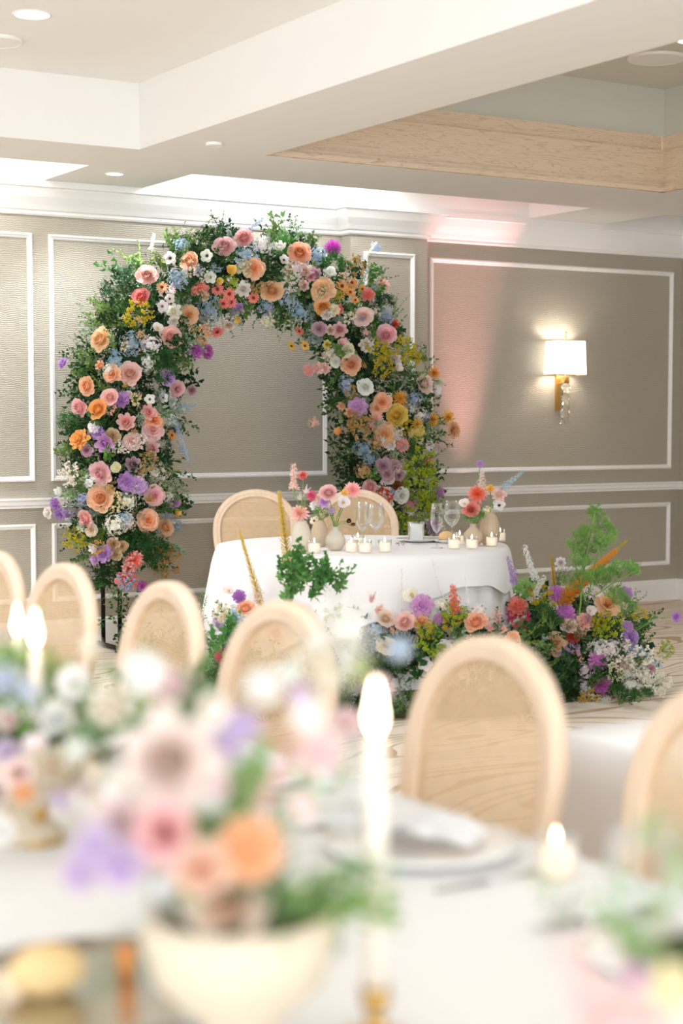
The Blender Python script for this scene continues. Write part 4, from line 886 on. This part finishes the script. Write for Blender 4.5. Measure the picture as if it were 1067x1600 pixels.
# plates, napkin card, cutlery, bread
def plate(name, P, r, label, group, mt='porcelain'):
    b = MB(); b.lathe([(r*.55, 0), (r*.6, .004), (r, .014), (r, .017), (r*.62, .008), (.001, .007)], 36); o = build(b, name, mt, None, True); o.location = P; return tag(o, label, 'plate', group)
plate('dinner_plate', on_table(655, 846), .125, 'white dinner plate under the standing menu card on the sweetheart table', None)
plate('side_plate', on_table(697, 848), .07, 'small side plate holding the bread roll', None)
P = on_table(697, 848)+Vector((0, 0, .012)); b = MB(); b.ball((0, 0, .022), .045, 14, 8, sc=(1, .75, .62)); o = build(b, 'bread_roll', 'bread', None, True); o.location = P; tag(o, 'round bread roll on the side plate at the sweetheart table', 'bread')
P = on_table(650, 850); t = empty('water_tumbler', P+Vector((0, 0, .015)), 0, 'short straight tumbler with a white card inside, left of the bread roll', 'glass')
b = MB(); b.lathe([(.040, 0), (.045, .1), (.0435, .1), (.039, .006), (.001, .005)], 24); build(b, 'glass_wall', 'glass', t, True)
b = MB()
vv = [b.vert(q) for q in ((-.036, -.004, .008), (.036, -.004, .008), (.033, -.003, .092), (-.030, -.003, .095), (-.036, .006, .008), (.036, .006, .008), (.033, .004, .092), (-.030, .004, .095))]
for q in ((0, 1, 2, 3), (5, 4, 7, 6), (3, 2, 6, 7), (0, 4, 5, 1), (1, 5, 6, 2), (0, 3, 7, 4)): b.face(*[vv[k] for k in q])
o = build(b, 'menu_card', 'card', None); o.location = P+Vector((0, 0, .012)); o.rotation_euler = (0, 0, -YAW); tag(o, 'blank-looking white folded card standing in the tumbler', 'card')
def cutlery(name, P, rz, L, label, kind, group):
    b = MB(); b.tube([(0, 0, .003), (0, L*.55, .004)], [.004, .0025], 6)
    if kind == 'knife': b.box(-.008, .006, L*.55, L, .002, .0035)
    elif kind == 'fork':
        b.box(-.01, .01, L*.6, L*.75, .004, .006)
        for x in (-.008, -.0025, .003, .0085): b.box(x-.0012, x+.0012, L*.75, L, .005, .0065)
    else: b.ball((0, L*.85, .005), .02, 10, 6, sc=(1, 1.5, .2))
    o = build(b, name, 'silver', None, True); o.location = P; o.rotation_euler = (0, 0, rz); tag(o, label, 'cutlery', group)
cutlery('fork', on_table(622, 853), -YAW, .19, 'outer silver fork left of the dinner plate on the sweetheart table', 'fork', 'sweetheart cutlery')
cutlery('fork', on_table(630, 852), -YAW, .18, 'inner silver fork next to the dinner plate on the sweetheart table', 'fork', 'sweetheart cutlery')

# ------------------------------------------------------------------ guest tables (foreground)
def long_table(name, x0, x1, y0, y1, lab, clab, drop=.5, h=.75):
    cx, cy = (x0+x1)/2, (y0+y1)/2; t = empty(name, (cx, cy, 0), 0, lab, 'table'); hx, hy = (x1-x0)/2, (y1-y0)/2
    b = MB(); b.box(-hx, hx, -hy, hy, h-.035, h-.006); build(b, 'tabletop', 'wood_chair', t)
    for sx in (-1, 1):
        for sy in (-1, 1): b = MB(); b.tube([(sx*(hx-.1), sy*(hy-.1), h-.034), (sx*(hx-.1), sy*(hy-.1), 0)], .022, 8); build(b, 'leg', 'black', t)
    b = MB(); n = 60; per = []
    for i in range(n): per.append((-hx+2*hx*i/n, -hy, 0, -1))
    for i in range(n*2): per.append((hx, -hy+2*hy*i/(2*n), 1, 0))
    for i in range(n): per.append((hx-2*hx*i/n, hy, 0, 1))
    for i in range(n*2): per.append((-hx, hy-2*hy*i/(2*n), -1, 0))
    rows = []
    for q in (.0, .9, 1.0): rows.append([b.vert((x*q, y*q, h-.001)) for x, y, _, _ in per])
    for j in range(1, 9):
        s = j/8; rows.append([b.vert((x+nx*(.008+.02*s+.018*s*sin(i*.42)+.008*s*sin(i*1.1)), y+ny*(.008+.02*s+.018*s*sin(i*.42)+.008*s*sin(i*1.1)), h-.001-drop*s)) for i, (x, y, nx, ny) in enumerate(per)])
    b.grid(rows, True); o = build(b, 'tablecloth', 'cloth', None, True); o.location = (cx, cy, 0); tag(o, clab, 'tablecloth')
long_table('banquet_table', .35, 1.58, .55, 5.6, 'long guest table under white linen in the blurred foreground', 'white linen over the long foreground guest table', .2)
long_table('banquet_table', 2.17, 3.5, -.6, 2.72, 'second guest table under white linen behind the nearest chairs', 'white linen over the second guest table at the right edge', .7)
GZ = .75
# arrangements in the foreground, blurred by the lens
def centrepiece(P, label, text, r, h, fill=1.0, bowl=True, vlabel=None, dcen=None):
    if bowl:
        b = MB(); b.lathe([(.055, 0), (.06, .01), (.035, .035), (.04, .05), (.085, .09), (.098, .13), (.095, .16), (.088, .16), (.085, .12), (.001, .1)], 32); o = build(b, 'pedestal_bowl', 'ceramic', None, True); o.location = P; tag(o, vlabel, 'vase')
    base = P+Vector((0, 0, .15)); t = empty('flower_arrangement', base); tag(t, label, 'flower arrangement')
    b = MB(); b.ball((0, 0, .0), .075, 12, 6, sc=(1, 1, .5)); build(b, 'moss_base', 'soil', t, True)
    dc = (P-CAM).dot(FW) if dcen is None else dcen
    place_flowers(text, t, base, lambda x, y: dc-r*.85+R.uniform(-.03, .08), lambda x, y: -FW+UP*.4, .4, .42)
    for _ in range(int(17*fill)):
        d = rdir(R); d.z = abs(d.z); d = d+FW*.35; greens(R.choice(['branch', 'broad', 'fern', 'fine']), R.choice(['6A9A4C', '86B060', 'A2BE84', '8FBC66', 'B4CC94']), base+Vector((d.x*r*.4, d.y*r*.4, d.z*h*.4)), R.uniform(.08, .12), d+Vector((0, 0, .3)), t, base)
    return t, base
P = at_z(375, 1665, GZ)
P0 = Vector((P.x, P.y, GZ))
centrepiece(P0, 'large blurred centrepiece with a big blush rose, purple blooms and peach ranunculus', '''
ra bl 258 1190 150; gr bl 190 1292 88; gr co 262 1300 84; ca pu 150 1320 60; ca pu 190 1352 62; ca pu 222 1330 50; ca pu 125 1365 50; ba or 392 1326 96; ra pe 318 1372 92; gr pe 358 1412 112
ca pu 380 1135 46; ca pu 350 1166 46; ca pu 470 1088 34; de pk 405 1262 18 470 1150; ca pk 500 1178 58; ca bl 470 1258 36; ca wh 410 1075 50; ca wh 480 1120 44; ra cr 175 1105 56; po wh 330 1110 50; ra pk 270 1070 46; ca wh 225 1050 54; ge pe 265 1110 24; hy li 300 1240 50; ra dk 137 1226 22
hy wh 330 1250 40; as pk 440 1200 46; ca pk 340 1230 30
''', .17, .26, 1.5, vlabel='cream pedestal bowl at the bottom left holding the large centrepiece')
P2 = at_z(40, 1310, GZ)
centrepiece(P2, 'pale blurred centrepiece at the left edge with blue, orange and white blooms', '''
ba or 38 1240 34; ra pe 78 1196 30; ca li 12 1176 40; hy lb 40 1080 60; hy lb 5 1060 50; ca wh 115 1066 46; ca wh 170 1110 50; ra pk 20 1130 40; gr wh 90 1130 50; po wh 60 1170 40; gr bl 30 1210 44; hy wh 120 1170 46; gr bl -10 1240 50; as pk 130 1240 34
ca wh 0 1300 40; hy li 95 1250 40; ca cr 140 1010 26
''', .2, .26, 1.2, vlabel='pedestal bowl under the pale centrepiece at the left edge')
P3 = Vector((1.0, 3.55, GZ))
P4 = Vector((1.07, 1.08, GZ))
centrepiece(P4, 'blurred pink snapdragon centrepiece at the bottom right corner', '''
de pk 985 1640 36 870 1455; de pk 930 1640 30 900 1520; ca ma 994 1527 34; ca ly 1050 1540 60; ca pk 950 1580 70; ca pk 1010 1590 60; ra dk 880 1440 16; ca cr 1060 1590 60; ca pk 985 1640 70
''', .16, .2, .4, vlabel='pedestal bowl under the bottom right centrepiece', dcen=1.36)
def wisps(items, P, label):
    t = empty('loose_greenery', P); tag(t, label, 'foliage')
    for x, y, s, d, hx in items: greens('branch', hx, at_d(x, y+s/2, d), s/F*d*1.3, UP+rdir(R)*.3, t, P, .1)
    return t
wisps([(1038, 1400, 90, 1.45, '9CC67A'), (1000, 1290, 60, 1.5, 'B8D49A'), (1024, 1460, 90, 1.4, '9CC67A'), (1060, 1330, 70, 1.5, 'A8CC84'), (880, 1430, 60, 1.45, '7C9460'), (860, 1385, 40, 1.5, 'B8D49A')], P4+Vector((0, 0, .16)), 'fresh green sprigs rising at the bottom right corner')
# large blurred balls of bloom seen against the floor meadow
P5 = Vector((1.02, 2.20, GZ))
centrepiece(P5, 'pale green and white blurred bouquet before the arched chair in the middle', '''
hy wh 540 985 90; hy cr 500 1010 70; ba lb 623 1015 36; hy lm 560 1040 60; ca pk 590 1075 40; ca li 470 1090 30; hy wh 455 1050 50; hy cr 520 1060 60; ca pk 540 1130 44; hy lm 480 1100 50; ca bl 500 1190 54; hy cr 530 1200 60; as pk 560 1170 40
''', .16, .3, .9, vlabel='pedestal bowl under the pale green and white bouquet')
# taper candles
def taper(P, h, label, hl, r=.011):
    t = empty('taper_candle', P+Vector((0, 0, .05)), 0, label, 'candle', 'taper candles on the guest table')
    b = MB(); b.lathe([(r*1.15, 0), (r*1.1, h*.5), (r*.8, h-.004), (r*.5, h)], 14, capt=True); build(b, 'wax', 'wax', t, True)
    b = MB(); b.tube([(0, 0, h), (0, 0, h+.01)], .001, 5); build(b, 'wick', 'wick', t)
    b = MB(); b.lathe([(.001, h+.004), (.0075, h+.016), (.0085, h+.026), (.005, h+.044), (.0005, h+.062)], 12); build(b, 'flame', 'flame', t, True)
    b = MB(); b.lathe([(.04, 0), (.04, .004), (.012, .01), (.009, .03), (.016, .045), (.016, .06), (.0135, .06), (.0135, .05), (.001, .049)], 24); o = build(b, 'candle_holder', 'brass', None, True); o.location = P; tag(o, hl, 'candle holder', 'taper holders on the guest table')
    lamp('flame_light', 'POINT', P+Vector((0, 0, h+.09)), .35, (1, .68, .38), shadow_soft_size=.02)
def taper_at(px, py, d, label, hl):
    Q = at_d(px, py, d); P = Vector((Q.x, Q.y, GZ)); taper(P, Q.z-GZ-.05-.03, label, hl)
taper_at(587, 1110, 1.72, 'tall ivory taper with a bright flame in the middle foreground', 'holder beneath the middle foreground taper')
taper_at(55, 985, 2.55, 'lit ivory taper before the second guest chair, brighter of the left two', 'holder of the brighter left taper')
taper_at(27, 972, 2.95, 'lit ivory taper nearest the left picture edge', 'holder of the taper nearest the left picture edge')
Q = at_z(868, 1372, GZ); o = dup(vt, Q); tag(o, 'small lit votive beside the foot of the large chair at the table edge', 'candle')
# place settings down both sides
PS = 'place settings of the guest table'
for i, (y, lb) in enumerate(((1.45, 'nearest white plate on the right side of the guest table'), (2.05, 'white plate before the large arched chair'), (2.65, 'white plate one place beyond the large arched chair'), (3.35, 'white plate before the chair by the green bush'), (3.95, 'white plate before the third chair from the left'))):
    P = Vector((1.40, y, GZ)); plate('charger_plate', P, .15, 'wide rim '+lb, PS)
    b = MB(); n = 14
    rows = [[b.vert(((-.06+.12*k/n), (-.085+.17*j/5), .012+.022*sin(pi*j/5)+.01*sin(k*1.3+j*2+i)*(1 if 0 < j < 5 else .2))) for k in range(n+1)] for j in range(6)]
    b.grid(rows); o = build(b, 'napkin', 'cloth', None, True); o.location = P+Vector((0, 0, .012)); o.rotation_euler = (0, 0, .4+i*.3); tag(o, 'folded napkin on the '+lb, 'napkin', PS)
    for dy, kd, nm in ((-.19, 'knife', 'dinner_knife'), (.19, 'fork', 'dinner_fork')):
        cutlery(nm, P+Vector((.09, dy, 0)), pi/2, .2, 'silver %s beside the %s' % (kd, lb), kd, PS)
    o = dup(g2, P+Vector((-.24, -.16, .0))); tag(o, 'clear wine glass by the '+lb, 'glass', PS)
# bottom-left: silver tray with bread, amber votive, glasses
P = at_z(150, 1560, GZ); b = MB(); b.lathe([(.12, 0), (.13, .004), (.17, .014), (.172, .018), (.13, .01), (.001, .008)], 40); o = build(b, 'silver_tray', 'silver', None, True); o.location = P; tag(o, 'round silver tray at the bottom left corner', 'tray')
Q = P+Vector((-.05, .02, .01)); b = MB(); b.ball((0, 0, .026), .045, 14, 8, sc=(1, .8, .65)); o = build(b, 'bread_roll', 'bread', None, True); o.location = Q; tag(o, 'blurred golden bread roll on the silver tray', 'bread')
M['amberglow'] = mat('amber_cup', 'D98A3A', .4, var=.1)
Q = P+Vector((.05, .03, .01)); b = MB(); b.lathe([(.009, 0), (.011, .032), (.010, .032), (.008, .004), (.001, .003)], 20); o = build(b, 'amber_cup', 'amberglow', None, True); o.location = Q; tag(o, 'small amber cup on the silver tray', 'cup')
for dx, dy, lb in ((.0, -.24, 'clear stemmed glass nearest the camera by the silver tray'), (-.2, .1, 'clear stemmed glass left of the silver tray'), (.14, .2, 'clear stemmed glass behind the silver tray')):
    o = dup(g2, P+Vector((dx, dy, 0))); tag(o, lb, 'glass', 'glasses by the silver tray')
